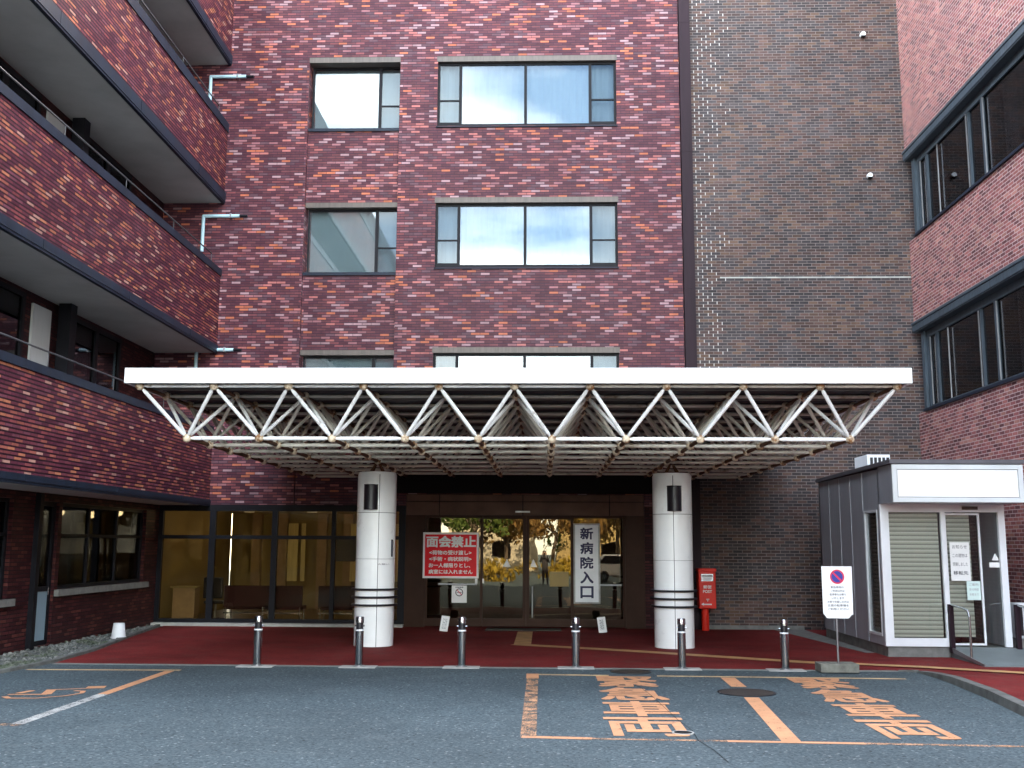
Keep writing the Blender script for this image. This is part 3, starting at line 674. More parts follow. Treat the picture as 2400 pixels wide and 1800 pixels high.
# ================================================================== RIGHT WING
XR = 9.35; YE = -4.0  # wing lengthened out of view to block low sky and deepen the shade
rw = thing('right_brick_wing', 'pinkish red brick wing with dark ribbon windows on the right', 'building', (9.4, 17, 0))
mb = MB()
for z0, z1 in ((0, 5.30), (7.55, 9.74), (12.05, 18.6)):
    mb.quad((XR, 26.1, z0), (XR, YE, z0), (XR, YE, z1), (XR, 26.1, z1))
    mb.quad((XR, YE, z1), (XR + .4, YE, z1), (XR + .4, 26.1, z1), (XR, 26.1, z1)); mb.quad((XR, YE, z0), (XR, 26.1, z0), (XR + .4, 26.1, z0), (XR + .4, YE, z0))
mb.quad((XR, YE, 0), (XR + 14, YE, 0), (XR + 14, YE, 18.6), (XR, YE, 18.6)); mb.quad((XR + .5, 26.12, 0), (XR + 14, 26.12, 0), (XR + 14, 26.12, 18.6), (XR + .5, 26.12, 18.6)); mb.quad((XR + 14, 26.12, 0), (XR + 14, YE, 0), (XR + 14, YE, 18.6), (XR + 14, 26.12, 18.6)); mb.quad((XR, YE, 18.6), (XR + 14, YE, 18.6), (XR + 14, 26.1, 18.6), (XR, 26.1, 18.6))
part('wall', mb, 'pinkbrick', rw)
for zb, zt, wl in ((7.30, 7.55, 5.30), (11.80, 12.05, 9.74)):
    ft = MB(); ft.box(XR - .12, XR + .02, YE, 25.9, zb + .03, zt); ft.box(XR - .10, XR + .4, YE, 25.88, zb, zb + .03); ft.box(XR - .14, XR, YE, 25.92, zt - .05, zt + .012)
    part('gutter_fascia', ft, 'slate', rw)
    part('sill', MB().box(XR - .05, XR + .3, YE, 25.62, wl - .005, wl + .055), 'fascia_metal', rw)
    wn = MB(); ys = [25.55, 24.9, 22.35, 21.6, 19.0, 18.3, 15.8, 15.0, 12.4, 11.7, 9.2, 8.4, 5.9, 5.1, 2.6, 1.8, -.7, -1.5, YE + .1]
    wn.box(XR + .09, XR + .19, YE, 25.6, wl + .055, wl + .13); wn.box(XR + .09, XR + .19, YE, 25.6, zb - .18, zb)
    for i, y in enumerate(ys):
        t_ = .20 if i == 0 else (.10 if i % 2 else .045); wn.box(XR + .085, XR + .195, y - t_ / 2, y + t_ / 2, wl + .13, zb - .18)
    wn.box(XR + .02, XR + .085, 25.56, 25.72, wl + .055, zb)
    fr = part('ribbon_window', wn, 'slate', rw)
    for a, b in zip(ys, ys[1:]): part('pane', MB().box(XR + .13, XR + .138, b + .05, a - .05, wl + .13, zb - .18), 'g_dark', fr)
    # aluminium sash edges catching the light, and pale curtains inside
    for y in (25.28, 24.15, 22.42, 21.52): part('sash_edge', MB().box(XR + .066, XR + .09, y - .012, y + .012, wl + .13, zb - .2), 'steel_dull', fr)
    for y0, y1 in ((20.7, 21.3), (17.2, 18.0), (13.5, 14.8)):
        n = 10; cm = MB()
        for i in range(n):
            ya, yb = y0 + (y1 - y0) * i / n, y0 + (y1 - y0) * (i + 1) / n
            cm.quad((XR + .42 + .03 * (i % 2), ya, wl), (XR + .42 + .03 * ((i + 1) % 2), yb, wl), (XR + .42 + .03 * ((i + 1) % 2), yb, zb), (XR + .42 + .03 * (i % 2), ya, zb))
        part('curtain', cm, 'curtain', fr)
    part('room', MB().box(XR + .6, XR + .7, YE, 26, wl - .5, zb + .3), 'room_brown', fr)

# ================================================================== LEFT WING with balconies
XL = -8.40; XI = -10.0; XG = -9.65; Y0 = -8.0; Y1 = 25.985
lw = thing('left_balcony_wing', 'dark red tiled wing with long balconies on the left', 'building', (-9.5, 10, 0))
lev = [(2.933, 3.093, 4.785, 4.934), (6.811, 7.023, 8.854, 9.03), (10.81, 11.10, 12.77, 13.01), (14.66, 14.93, 16.85, 17.05)]
for i, (f0, f1, b1, c1) in enumerate(lev):
    bp_ = part('balcony', MB().box(XL - .16, XL, Y0, Y1, f1, b1), 'wing_tile', lw)
    ft = MB(); ft.box(XL - .19, XL + .035, Y0, Y1, f0 + .045, f1); ft.box(XL - .06, XL + .02, Y0, Y1, f0, f0 + .045)
    y = 2.0
    while y < 25: ft.box(XL + .035, XL + .040, y, y + .012, f0 + .05, f1 - .004); y += 3.64
    part('bottom_fascia', ft, 'fascia_metal', bp_)
    part('coping', MB().box(XL - .20, XL + .03, Y0, Y1, b1, c1), 'fascia_metal', bp_)
    part('soffit', MB().box(XI - .3 if i else XG - .2, XL - .06, Y0, Y1, f0 + .02, f0 + .16), 'soffit', bp_)
    if i < 3:
        rl = MB().tube((XL - .10, Y0, c1 + .30), (XL - .10, Y1 - .5, c1 + .30), .017, n=8)
        y = Y1 - .5
        while y > 0: rl.tube((XL - .10, y, c1), (XL - .10, y, c1 + .30), .010, n=6); y -= 2.73
        part('handrail', rl, 'rail_grey', bp_, True)
inner = MB()
for z0, z1 in ((2.9, 6.83), (6.9, 10.83), (10.9, 14.68), (14.75, 18.0)):
    inner.quad((XI, Y1, z0), (XI, Y0, z0), (XI, Y0, z1), (XI, Y1, z1))
inner.quad((XI - 8, Y0, 18), (XL, Y0, 18), (XL, 26, 18), (XI - 8, 26, 18)); inner.quad((XL, Y0, 17.05), (XL, 26, 17.05), (XL, 26, 18.0), (XL, Y0, 18.0))
inner.quad((XI - 8, 26, 0), (XI - 8, Y0, 0), (XI - 8, Y0, 18), (XI - 8, 26, 18)); inner.quad((XI - 8, 26.4, 0), (-9.75, 26.4, 0), (-9.75, 26.4, 18), (XI - 8, 26.4, 18)); inner.quad((XI - 8, Y0, 0), (XL, Y0, 0), (XL, Y0, 18), (XI - 8, Y0, 18))
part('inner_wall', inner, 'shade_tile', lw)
for fz, tz in ((4.2, 6.72), (8.1, 10.7), (11.9, 14.5)):      # balcony doors and panels
    for k in range(7):
        yb = 24.6 - k * 4.55
        wn = MB(); frame_yz(wn, yb - 3.5, yb - .95, fz - .5, tz, XI, XI + .10, .09)
        wn.box(XI, XI + .10, yb - 2.35, yb - 2.2, fz - .41, tz - .09)
        wd = part('balcony_window', wn, 'dark_metal', lw)
        part('pane', MB().box(XI + .05, XI + .058, yb - 3.41, yb - 2.35, fz - .41, tz - .09), 'g_dark', wd); part('pane', MB().box(XI + .05, XI + .058, yb - 2.2, yb - 1.04, fz - .41, tz - .09), 'g_dark', wd)
        part('curtain', MB().box(XI + .012, XI + .02, yb - 3.3, yb - 2.5, fz - .41, tz - .15), 'curtain', wd)
        part('door_panel', MB().box(XI + .005, XI + .05, yb - 5.1, yb - 4.35, fz - .5, tz - .1), 'curtain', lw)
for y in (20.57, 11.4, 2.3):
    for z0, z1 in ((3.1, 6.83), (7.0, 10.82), (11.1, 14.66)):
        part('downpipe', MB().box(XI + .1, XI + .36, y - .14, y + .14, z0, z1), 'dark_metal', lw)
# ground floor of the wing
GW = [(20.70, 25.15, 1.09, 2.80), (19.75, 20.55, .05, 2.80), (14.9, 18.75, 1.0, 2.80), (9.0, 13.5, 1.0, 2.80)]
gy = sorted({Y0, Y1} | {v for a, b, c, d in GW for v in (a, b)}); gz = sorted({0, 2.96} | {v for a, b, c, d in GW for v in (c, d)})
mb = MB()
for i in range(len(gy) - 1):
    for j in range(len(gz) - 1):
        cy, cz = (gy[i] + gy[i + 1]) / 2, (gz[j] + gz[j + 1]) / 2
        if any(a < cy < b and c < cz < d for a, b, c, d in GW): continue
        mb.quad((XG, gy[i + 1], gz[j]), (XG, gy[i], gz[j]), (XG, gy[i], gz[j + 1]), (XG, gy[i + 1], gz[j + 1]))
for a, b, c, d in GW:
    for (p, q_) in (((a, c), (b, c)), ((b, c), (b, d)), ((b, d), (a, d)), ((a, d), (a, c))):
        mb.quad((XG, p[0], p[1]), (XG, q_[0], q_[1]), (XG - .25, q_[0], q_[1]), (XG - .25, p[0], p[1]))
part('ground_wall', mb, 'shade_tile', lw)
for a, b, c, d in GW:
    if c > .5:
        wn = MB(); frame_yz(wn, a, b, c, d, XG - .16, XG - .08, .07)
        m_ = a + (b - a) * .33; wn.box(XG - .16, XG - .08, m_ - .035, m_ + .035, c + .07, d - .07); m2 = a + (b - a) * .66; wn.box(XG - .16, XG - .08, m2 - .035, m2 + .035, c + .07, d - .07)
        wn.box(XG - .155, XG - .085, a + .07, m_ - .035, 2.12, 2.18); wn.box(XG - .155, XG - .085, m_ + .035, m2 - .035, 2.12, 2.18); wn.box(XG - .155, XG - .085, m2 + .035, b - .07, 2.12, 2.18)
        wd = part('ground_window', wn, 'dark_metal', lw)
        for y0, y1 in ((a + .07, m_ - .035), (m_ + .035, m2 - .035), (m2 + .035, b - .07)):
            part('pane', MB().box(XG - .125, XG - .117, y0, y1, c + .07, d - .07), 'g_dark', wd)
        part('sill', MB().box(XG - .16, XG + .09, a - .12, b + .15, c - .13, c - .003), 'concrete', wd)
        rmb = MB(); xa, xb_ = XG - 3.2, XG - .26; y0, y1 = a - .3, b + .3
        rmb.quad((xa, y0, .3), (xa, y1, .3), (xa, y1, 2.9), (xa, y0, 2.9)); rmb.quad((xa, y1, .3), (xb_, y1, .3), (xb_, y1, 2.9), (xa, y1, 2.9)); rmb.quad((xa, y0, .3), (xb_, y0, .3), (xb_, y0, 2.9), (xa, y0, 2.9))
        rmb.quad((xa, y0, 2.9), (xb_, y0, 2.9), (xb_, y1, 2.9), (xa, y1, 2.9)); rmb.quad((xa, y0, .3), (xb_, y0, .3), (xb_, y1, .3), (xa, y1, .3))
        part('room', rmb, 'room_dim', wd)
a, b, c, d = GW[1]
wn = MB(); frame_yz(wn, a, b, c, d, XG - .14, XG - .06, .09); wn.box(XG - .14, XG - .06, a + .09, b - .09, 1.07, 1.16)
dr = part('service_door', wn, 'dark_metal', lw)
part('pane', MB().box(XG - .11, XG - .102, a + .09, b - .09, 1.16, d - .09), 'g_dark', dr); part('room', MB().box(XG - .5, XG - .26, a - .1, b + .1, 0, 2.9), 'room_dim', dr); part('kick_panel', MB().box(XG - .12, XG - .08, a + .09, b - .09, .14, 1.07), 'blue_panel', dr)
part('door_handle', MB().tube((XG - .04, b - .14, 1.0), (XG - .04, b - .14, 1.14), .014), 'steel', dr)
part('corner_post', MB().box(XG - .02, XG + .1, 19.56, 19.70, 0, 2.93), 'dark_metal', lw)

# ================================================================== CANOPY (space frame)
A = 1.18; AY = 1.165; X0 = -5.78; YF = 16.585; ZL = 3.684; ZT = 4.451
NB, MB_ = 10, 9
cp = thing('entrance_canopy', 'wide white space-frame canopy with rusty joints over the entrance', 'canopy', (-.47, 21, 3.5))
bn = [[Vector((X0 + i * A, YF + j * AY, ZL)) for i in range(NB)] for j in range(MB_)]
tn = [[Vector((X0 + (i - .5) * A, YF + (j - .5) * AY, ZT)) for i in range(NB + 1)] for j in range(MB_)]
cO = Vector(cp.location)
def mesh_bar(L_, r):
    mb = MB(); mb.tube((0, 0, -L_ / 2 + .13), (0, 0, L_ / 2 - .13), r, n=10)
    mb.tube((0, 0, -L_ / 2 + .045), (0, 0, -L_ / 2 + .13), r * .45, r, 10, False); mb.tube((0, 0, L_ / 2 - .13), (0, 0, L_ / 2 - .045), r, r * .45, 10, False); return mb
BM = {}
def bar(name, a, b, r, mat):
    key = (round((b - a).length, 3), r, mat)
    if key not in BM: BM[key] = mesh_bar((b - a).length, r).mesh(name, mat, smooth=True)
    o = bpy.data.objects.new(name, BM[key]); COL.objects.link(o); o.parent = cp
    o.location = (a + b) / 2 - cO; o.rotation_euler = (b - a).to_track_quat('Z', 'Y').to_euler()
nd = MB().ball((0, 0, 0), .072, 8, 12).mesh('node', 'node', smooth=True)
pend = {'node': MB(), 'diagonal_strut': MB()}; cnt = {'node': 0, 'diagonal_strut': 0}
def put_node(p):
    if cnt['node'] < 100:
        o = bpy.data.objects.new('node', nd); COL.objects.link(o); o.parent = cp; o.location = p - cO; cnt['node'] += 1
    else: pend['node'].ball(p, .072, 6, 8)
def put_diag(a, b, r, mat):
    if cnt['diagonal_strut'] < 100: bar('diagonal_strut', a, b, r, mat); cnt['diagonal_strut'] += 1
    else: pend['diagonal_strut'].tube(a, b, r, n=6)
for j in range(MB_):
    for p in tn[j] + bn[j]: put_node(p)
    for i in range(NB):
        for q_ in (tn[j][i], tn[j][i + 1]): put_diag(bn[j][i], q_, .032, 'bar' if j == 0 else 'bar_dirty')
        if j < MB_ - 1:
            for q_ in (tn[j + 1][i], tn[j + 1][i + 1]): put_diag(bn[j][i], q_, .030, 'bar' if j == 0 else 'bar_dirty')
    for i in range(NB - 1): bar('bottom_chord', bn[j][i], bn[j][i + 1], .034, 'bar' if j == 0 else 'bar_dirty')
    for i in range(NB): bar('top_chord', tn[j][i], tn[j][i + 1], .030, 'bar' if j == 0 and i < 6 else 'bar_dirty')
    if j < MB_ - 1:
        for i in range(NB): bar('bottom_tie', bn[j][i], bn[j + 1][i], .034, 'bar_rust')
        for i in range(NB + 1): bar('top_tie', tn[j][i], tn[j + 1][i], .030, 'bar_rust')
part('node', pend['node'], 'node', cp, True, kind='stuff')
part('diagonal_strut', pend['diagonal_strut'], 'bar_dirty', cp, True, kind='stuff')
fx0, fx1, fy = -6.55, 5.60, 15.82
fs = MB()
for x0, x1 in ((fx0, -3.10), (-3.096, -.505), (-.501, 2.10), (2.104, fx1)): fs.box(x0, x1, fy, fy + .06, 4.468, 4.706)
fs.box(fx0, fx0 + .06, fy + .06, 25.95, 4.468, 4.706); fs.box(fx1 - .06, fx1, fy + .06, 25.95, 4.468, 4.706)
part('fascia', fs, 'white', cp, bevel=.004)
part('fascia_lip', MB().box(fx0 + .07, fx1 - .07, fy + .065, fy + .10, 4.470, 4.50), 'bar_rust', cp)
dk = MB(); y = fy + .12; k = 0
while y < 25.9:
    h0, h1 = (4.60, 4.56) if k % 2 else (4.56, 4.60)
    dk.quad((fx0 + .06, y, h0), (fx0 + .06, y + .10, h1), (fx1 - .06, y + .10, h1), (fx1 - .06, y, h0)); y += .10; k += 1
part('roof_deck', dk, 'deck', cp)
part('roof_top', MB().box(fx0 + .06, fx1 - .06, fy + .06, 25.94, 4.64, 4.68), 'concrete', cp)
pu = MB()
for j in range(MB_): 
    pu.box(fx0 + .06, fx1 - .06, tn[j][0].y + AY / 2 - .035, tn[j][0].y + AY / 2 + .035, 4.47, 4.56)
part('purlin', pu, 'purlin', cp)
part('wall_shade_strip', MB().box(-4.3, 3.5, 25.80, 25.975, 3.27, 3.72), 'darkgap', cp)  # dark slab added to stand in for the canopy's shade on the wall

# columns
def column(x, y, label, lampdx, lamplabel):
    o = thing('canopy_column', label, 'column', (x, y, 0), 'round columns under the canopy')
    r = .395; sh = MB()
    sh.lathe([(r, 0), (r, 1.712), (r - .006, 1.714), (r - .006, 1.720), (r, 1.722), (r, 2.629), (r - .006, 2.631), (r - .006, 2.637), (r, 2.639), (r, 3.40), (r - .03, 3.46)], (x, y, 0), 48)
    part('shaft', sh, 'white_panel', o, True)
    a0 = math.atan2(-y, -x) + (.12 if x < 0 else .05); c_, s_ = math.cos(a0), math.sin(a0)
    part('panel_seam', MB().tube((x + (r - .002) * c_, y + (r - .002) * s_, .01), (x + (r - .002) * c_, y + (r - .002) * s_, 3.40), .006, n=6), 'dark_metal', o)
    for z, q in ((1.716, .003), (2.633, .005)): part('panel_seam', MB().torus((x, y, z), r - .001, q, 48, 6), 'dark_metal', o)
    for z in (1.118, .965, .812):
        rg = MB().torus((x, y, z), r + .055, .021, 40, 8)
        for q in range(6):
            t_ = q * math.pi / 3 + a0; rg.tube((x + r * math.cos(t_), y + r * math.sin(t_), z), (x + (r + .05) * math.cos(t_), y + (r + .05) * math.sin(t_), z), .012, n=6)
        part('guard_ring', rg, 'black', o, True)
    cpn = MB()
    for sx, sy in ((-1, -1), (1, -1), (-1, 1), (1, 1)): cpn.tube((x + .13 * sx, y + .13 * sy, 3.45), (x + .03 * sx, y + .03 * sy, ZL - .04), .028, .02, 8)
    cpn.lathe([(.22, 3.455), (.22, 3.475)], (x, y, 0), 20)
    part('cap_bracket', cpn, 'bar_rust', o, True)
    # fitting on the front of the shaft
    lx = x + lampdx; ly = y - math.sqrt(r * r - lampdx * lampdx)
    lo = thing('wall_light', lamplabel, 'wall light', (lx, ly, 2.9), 'black fittings on the columns')
    bod = MB(); n = 10; pts = []
    for i in range(n + 1):
        t_ = math.pi * i / n; pts.append((lx + .145 * math.cos(t_), ly + .05 - .15 * math.sin(t_) - .02))
    bod.prism(pts, 2.69, 3.18); part('body', bod, 'black', lo, True)
    part('end_cap', MB().prism([(lx + (p[0] - lx) * 1.03, ly + (p[1] - ly) * 1.03) for p in pts], 3.18, 3.195), 'dark_metal', lo)
    part('mounting_plate', MB().box(lx - .06, lx + .06, ly - .01, ly + .05, 2.8, 3.08), 'steel_dull', lo)
    return o
c1 = column(-3.42, 21.27, 'white panelled round column left of the entrance, with black guard rings', -.06, 'black curved wall light on the left white column')
c2 = column(2.60, 21.4, 'white panelled round column right of the entrance, next to the red post box', .0, 'black curved wall light on the right white column')
# small printed notices on the left column
part('notice_lettering', text_mb('お願い', -3.30, -3.08, 1.60, 1.63, 20.868), 'ink', c1)
part('sticker', MB().box(-3.075, -3.035, 21.04, 21.045, 1.76, 2.10), 'ink', c1)

# ================================================================== BOLLARDS
def bollard():
    o = thing('bollard', 'x', 'bollard', (0, 0, 0), 'steel bollards along the pavement edge')
    part('post', MB().lathe([(.069, 0), (.069, .60), (.060, .605)], n=32), 'polished', o, True)
    part('reflective_band', MB().lathe([(.0705, .575), (.0705, .60)], n=24), 'alu_white', o, True)
    part('neck', MB().lathe([(.060, .605), (.060, .70)], n=24), 'black', o, True)
    part('cap', MB().lathe([(.060, .70), (.068, .705), (.068, .79), (.060, .805), (.02, .812)], n=28), 'polished', o, True)
    part('chain_hook', MB().tube((-.085, 0, .655), (.085, 0, .655), .012, n=8), 'steel', o, True)
    part('base_plate', MB().lathe([(.10, .004), (.10, .014), (.07, .018)], n=24), 'steel_dull', o, True)
    return o
pro = bollard()
bl = [(-4.76, 17.60, 'leftmost steel bollard, standing in front of the lobby window'), (-3.07, 17.63, 'steel bollard in front of the left white column'),
      (-1.37, 17.70, 'steel bollard in front of the red no-visitors board'), (.52, 17.76, 'steel bollard in front of the tall white vertical sign'),
      (2.27, 17.74, 'steel bollard in front of the right white column'), (3.95, 17.70, 'rightmost steel bollard, standing left of the no-parking sign')]
pads = MB()
for i, (x, y, lab) in enumerate(bl):
    o = pro if i == 0 else copy_tree(pro)
    o.location = (x, y, .008); o['label'] = lab; o.rotation_euler.z = random.uniform(-.3, .3)
    pads.box(x - .30, x + .30, y - .20, y + .12, -.02, .0115)
struct('bollard_footing', pads, 'concrete_pale')

# ================================================================== POST BOX, SIGNS
pb = thing('post_box', 'red post box on a single pole against the brown brick wall', 'post box', (3.9, 25.65, 0))
part('body', MB().box(3.69, 4.10, 25.45, 25.82, .53, 1.44), 'red_paint', pb, bevel=.02)
part('hood', MB().box(3.675, 4.115, 25.42, 25.84, 1.40, 1.475), 'red_paint', pb, bevel=.015)
part('pole', MB().lathe([(.088, 0), (.088, .53)], (3.86, 25.65, 0), 20), 'red_paint', pb, True)
part('slot_plate', MB().box(3.75, 4.04, 25.430, 25.45, 1.17, 1.35), 'steel', pb, bevel=.004)
part('slot', MB().box(3.77, 4.02, 25.426, 25.43, 1.285, 1.315), 'black', pb)
part('flap', MB().box(3.79, 4.00, 25.424, 25.429, 1.185, 1.275), 'alu_white', pb)
lt = text_mb('郵便', 3.80, 3.99, 1.00, 1.075, 25.446, .02); lt2 = text_mb('POST', 3.79, 4.00, .90, .965, 25.446, .02); lt3 = text_mb('〒', 3.86, 3.93, .70, .76, 25.446, .02)
for l_ in (lt2, lt3): lt.add(l_.v, l_.f)
lt.box(3.80, 3.99, 25.444, 25.447, .615, .645); lt.prism_xz([(3.74, .63), (3.80, .60), (3.80, .67)], 25.444, 25.447)
part('lettering', lt, 'paper', pb)

yb = YW - .03
rs = thing('visitor_notice_board', 'red board with white writing banning visits, on the glass left of the doors', 'sign', (-2.3, yb, 1.75))
part('frame', frame_xz(MB(), -3.00, -1.62, 1.19, 2.305, yb - .03, yb + .02, .05), 'paper', rs, bevel=.003)
part('board', MB().box(-2.95, -1.67, yb - .015, yb + .015, 1.24, 2.255), 'sign_red', rs)
ly = yb - .018
lt = text_mb('面会禁止', -2.91, -1.70, 1.95, 2.21, ly, .035)
for i, (s_, xa, xb_) in enumerate((('<荷物の受け渡し>', -2.84, -1.80), ('<手術・病状説明>', -2.84, -1.80), ('お一人様限りとし、', -2.85, -1.83), ('病室には入れません', -2.85, -1.77))):
    z1 = 1.865 - i * .155; l_ = text_mb(s_, xa, xb_, z1 - .105, z1, ly, .025); lt.add(l_.v, l_.f)
part('lettering', lt, 'paper', rs)
vs_ = thing('entrance_banner_sign', 'tall white sign with dark blue vertical writing right of the doors', 'sign', (1.05, yb, 1.5))
part('frame', frame_xz(MB(), .715, 1.365, .60, 2.54, yb - .05, yb + .03, .04), 'concrete_pale', vs_, bevel=.004)
part('board', MB().box(.755, 1.325, yb - .03, yb + .02, .64, 2.50), 'plastic_white', vs_)
lt = MB()
for i, ch_ in enumerate('新病院入口'):
    z1 = 2.43 - i * .355; l_ = text_mb(ch_, .89, 1.19, z1 - .27, z1, yb - .034, .03); lt.add(l_.v, l_.f)
part('lettering', lt, 'navy', vs_)
ns = thing('no_smoking_notice', 'white no-smoking notice below the red board', 'sign', (-2.09, yb, .82))
part('paper', MB().box(-2.275, -1.905, yb + .0, yb + .01, .60, 1.015), 'paper', ns)
part('prohibition_ring', circle_xz(-2.09, .85, .095, yb - .004, 32, .075).box(-2.15, -2.03, yb - .003, yb - .001, .842, .856), 'ink', ns)
part('prohibition_bar', MB().add([(-2.155, yb - .005, .905), (-2.143, yb - .005, .918), (-2.025, yb - .005, .797), (-2.037, yb - .005, .784)], [(0, 1, 2, 3)]), 'ink_red', ns)
part('lettering', text_mb('全館禁煙', -2.19, -1.99, .955, .99, yb - .004, .02), 'ink', ns)
for x, lab in ((-1.675, 'small white card on the glass just below the red board'), (-1.52, 'small white card on the left sliding door')):
    cd = solo('card', MB().box(x - .03, x + .03, YW - .005 if x < -1.6 else YW + .06, YW + .001 if x < -1.6 else YW + .066, 1.07, 1.18), 'paper', lab, 'notice', 'small cards on the glass', loc=(x, YW, 1.1))
dn = solo('door_notice', MB().box(.13, .60, YW + .125, YW + .13, 1.0, 1.36), 'beige', 'beige sheet taped to the right sliding door', 'notice', loc=(.36, YW + .12, 1.2))
for x, s_, lab in ((-2.35, 1, 'small white floor notice leaning below the red board'), (1.36, -1, 'small white floor notice leaning right of the tall white sign')):
    o = thing('floor_notice', lab, 'notice', (x, 24.8, .008), 'small boards leaning on the floor')
    Mx = Matrix.Translation((x, 24.75, .012)) @ Matrix.Rotation(R(-18), 4, 'X') @ Matrix.Rotation(R(7 * s_), 4, 'Y')
    part('board', MB().box(-.095, .095, -.012, .012, 0, .36).xf(Mx), 'paper', o)
    part('lettering', text_mb('足元注意' if s_ > 0 else '消毒お願い', -.05, .05, .05, .31, -.014).xf(Mx), 'ink' if s_ < 0 else 'steel_dull', o)
    part('strut', MB().box(-.03, .03, .01, .20, 0, .015).xf(Matrix.Translation((x, 24.75, .012))), 'steel_dull', o)
pk = thing('no_parking_sign', 'white no-parking sign on a thin pole set in a concrete block', 'sign', (4.70, 17.46, 0))
poly = [(4.585, .857), (4.93, .857), (4.985, .915), (5.005, .915), (5.013, 1.687), (4.524, 1.687), (4.526, .93), (4.545, .91)]
part('board', MB().prism_xz(poly, 17.40, 17.42), 'sign_white', pk)
yk = 17.397
part('emblem_disc', circle_xz(4.77, 1.52, .112, yk, 40), 'ink_blue', pk); 
part('emblem_ring', circle_xz(4.77, 1.52, .116, yk - .002, 40, .092).add([(4.687, yk - .002, 1.584), (4.706, yk - .002, 1.603), (4.853, yk - .002, 1.456), (4.834, yk - .002, 1.437)], [(0, 1, 2, 3)]), 'ink_red', pk)
lt = MB()
for i, (s_, xa, xb_) in enumerate((('緊急車両の', 4.66, 4.87), ('ご利用以外は', 4.66, 4.88), ('駐停車をお断り', 4.64, 4.90), ('いたします', 4.67, 4.87), ('お車でお越しの方は', 4.60, 4.94), ('正面の駐車場を', 4.60, 4.94), ('ご利用ください', 4.60, 4.94))):
    z1 = 1.37 - i * .058; l_ = text_mb(s_, xa, xb_, z1 - .036, z1, yk, .01); lt.add(l_.v, l_.f)
part('lettering', lt, 'ink', pk)
part('pole', MB().tube((4.745, 17.44, .12), (4.745, 17.44, 1.6), .017), 'steel_dull', pk, True)
part('concrete_base', MB().box(4.42, 5.03, 17.27, 17.66, .012, .15), 'blockgrey', pk, bevel=.012)

# white bucket by the wall
bk = thing('bucket', 'white plastic bucket standing upside down on the gravel by the left wing', 'bucket', (-8.97, 22.2, .02))
part('body', MB().lathe([(.15, .02), (.155, .04), (.145, .045), (.115, .33), (.11, .335)], (-8.97, 22.2, 0), 24), 'plastic_white', bk, True)
part('rim', MB().torus((-8.97, 22.2, .045), .152, .010, 28, 6), 'plastic_white', bk, True)

# ================================================================== KIOSK
ks = thing('kiosk', 'small grey kiosk with a blank white sign and white door frame on the right', 'kiosk', (7.6, 21.5, 0))
kx0, kx1, ky0, ky1, kz = 6.30, 8.61, 19.85, 24.2, 3.46
wl = MB(); wl.box(kx0, kx0 + .08, 20.93, ky1, .2, kz); wl.box(kx0, kx0 + .08, ky0 + .06, 20.93, 2.70, kz); wl.box(kx0, kx0 + .08, ky0 + .06, 20.86, .2, .36); wl.box(kx0, kx0 + .08, ky0 + .06, ky0 + .20, .36, 2.70)
wl.box(kx0, kx1, ky1 - .08, ky1 + .001, .2, kz - .002); wl.box(kx1 - .08, kx1, ky0 + .1, ky1 - .08, .2, kz)
wl.box(kx0, kx1, ky0 + .03, ky0 + .1, 2.802, kz)
part('wall', wl, 'grey_siding', ks)
sm = MB()
for y in (20.93, 21.75, 22.55, 23.35): sm.box(kx0 - .008, kx0, y - .012, y + .012, .2 if y > 21 else 2.7, kz)
part('wall_seam', sm, 'seam_grey', ks)
part('roof', MB().add([(6.24, 19.03, 3.50), (8.66, 19.03, 3.50), (8.66, 24.25, 3.46), (6.24, 24.25, 3.46), (6.24, 19.03, 3.575), (8.66, 19.03, 3.575), (8.66, 24.25, 3.535), (6.24, 24.25, 3.535)],
     [(0, 3, 2, 1), (4, 5, 6, 7), (0, 1, 5, 4), (1, 2, 6, 5), (2, 3, 7, 6), (3, 0, 4, 7)]), 'roof_grey', ks)
part('overhang', MB().box(6.292, 8.62, 19.10, ky0 + .03, 2.80, 3.49), 'grey_siding', ks)
part('sign_frame', frame_xz(MB(), 6.286, 8.625, 2.805, 3.485, 19.05, 19.10, .085), 'frame_grey', ks, bevel=.004)
part('sign_panel', MB().box(6.385, 8.526, 19.058, 19.075, 2.904, 3.386), 'sign_white', ks)
part('sign_backing', MB().box(6.371, 8.54, 19.078, 19.099, 2.89, 3.40), 'steel_dull', ks)
part('base', MB().box(6.33, 7.45, 19.88, 24.15, 0, .20), 'concrete', ks)
part('base_plinth', MB().box(7.45, 8.60, 19.90, 24.15, 0, .19), 'concrete', ks)
df = MB(); df.box(6.28, 6.44, ky0 - .02, ky0 + .06, .20, 2.80); df.box(8.46, 8.58, ky0 - .02, ky0 + .06, .20, 2.80); df.box(6.44, 8.46, ky0 - .015, ky0 + .06, 2.655, 2.80); df.box(6.44, 7.40, ky0 - .016, ky0 + .06, .20, .35); df.box(7.40, 7.48, ky0 - .018, ky0 + .06, .20, 2.655)
fo = part('door_frame', df, 'alu_white', ks, bevel=.004)
part('pane', MB().box(6.44, 7.40, ky0 + .02, ky0 + .028, .35, 2.655), 'g_kiosk', fo)
part('door_sensor', MB().box(7.80, 8.08, ky0 - .06, ky0 - .016, 2.70, 2.76), 'lintel', fo)
part('blind', MB().box(6.46, 7.39, ky0 + .12, ky0 + .13, .36, 2.65), 'blind', ks)
gd = MB(); frame_xz(gd, 7.50, 8.16, .22, 2.64, ky0 + .10, ky0 + .13, .035); gdr = part('glass_door', gd, 'alu_white', ks)
part('pane', MB().box(7.535, 8.125, ky0 + .11, ky0 + .118, .255, 2.605), 'g_kiosk', gdr)
part('blind', MB().box(7.52, 8.02, ky0 + .24, ky0 + .25, .36, 2.62), 'blind', ks)
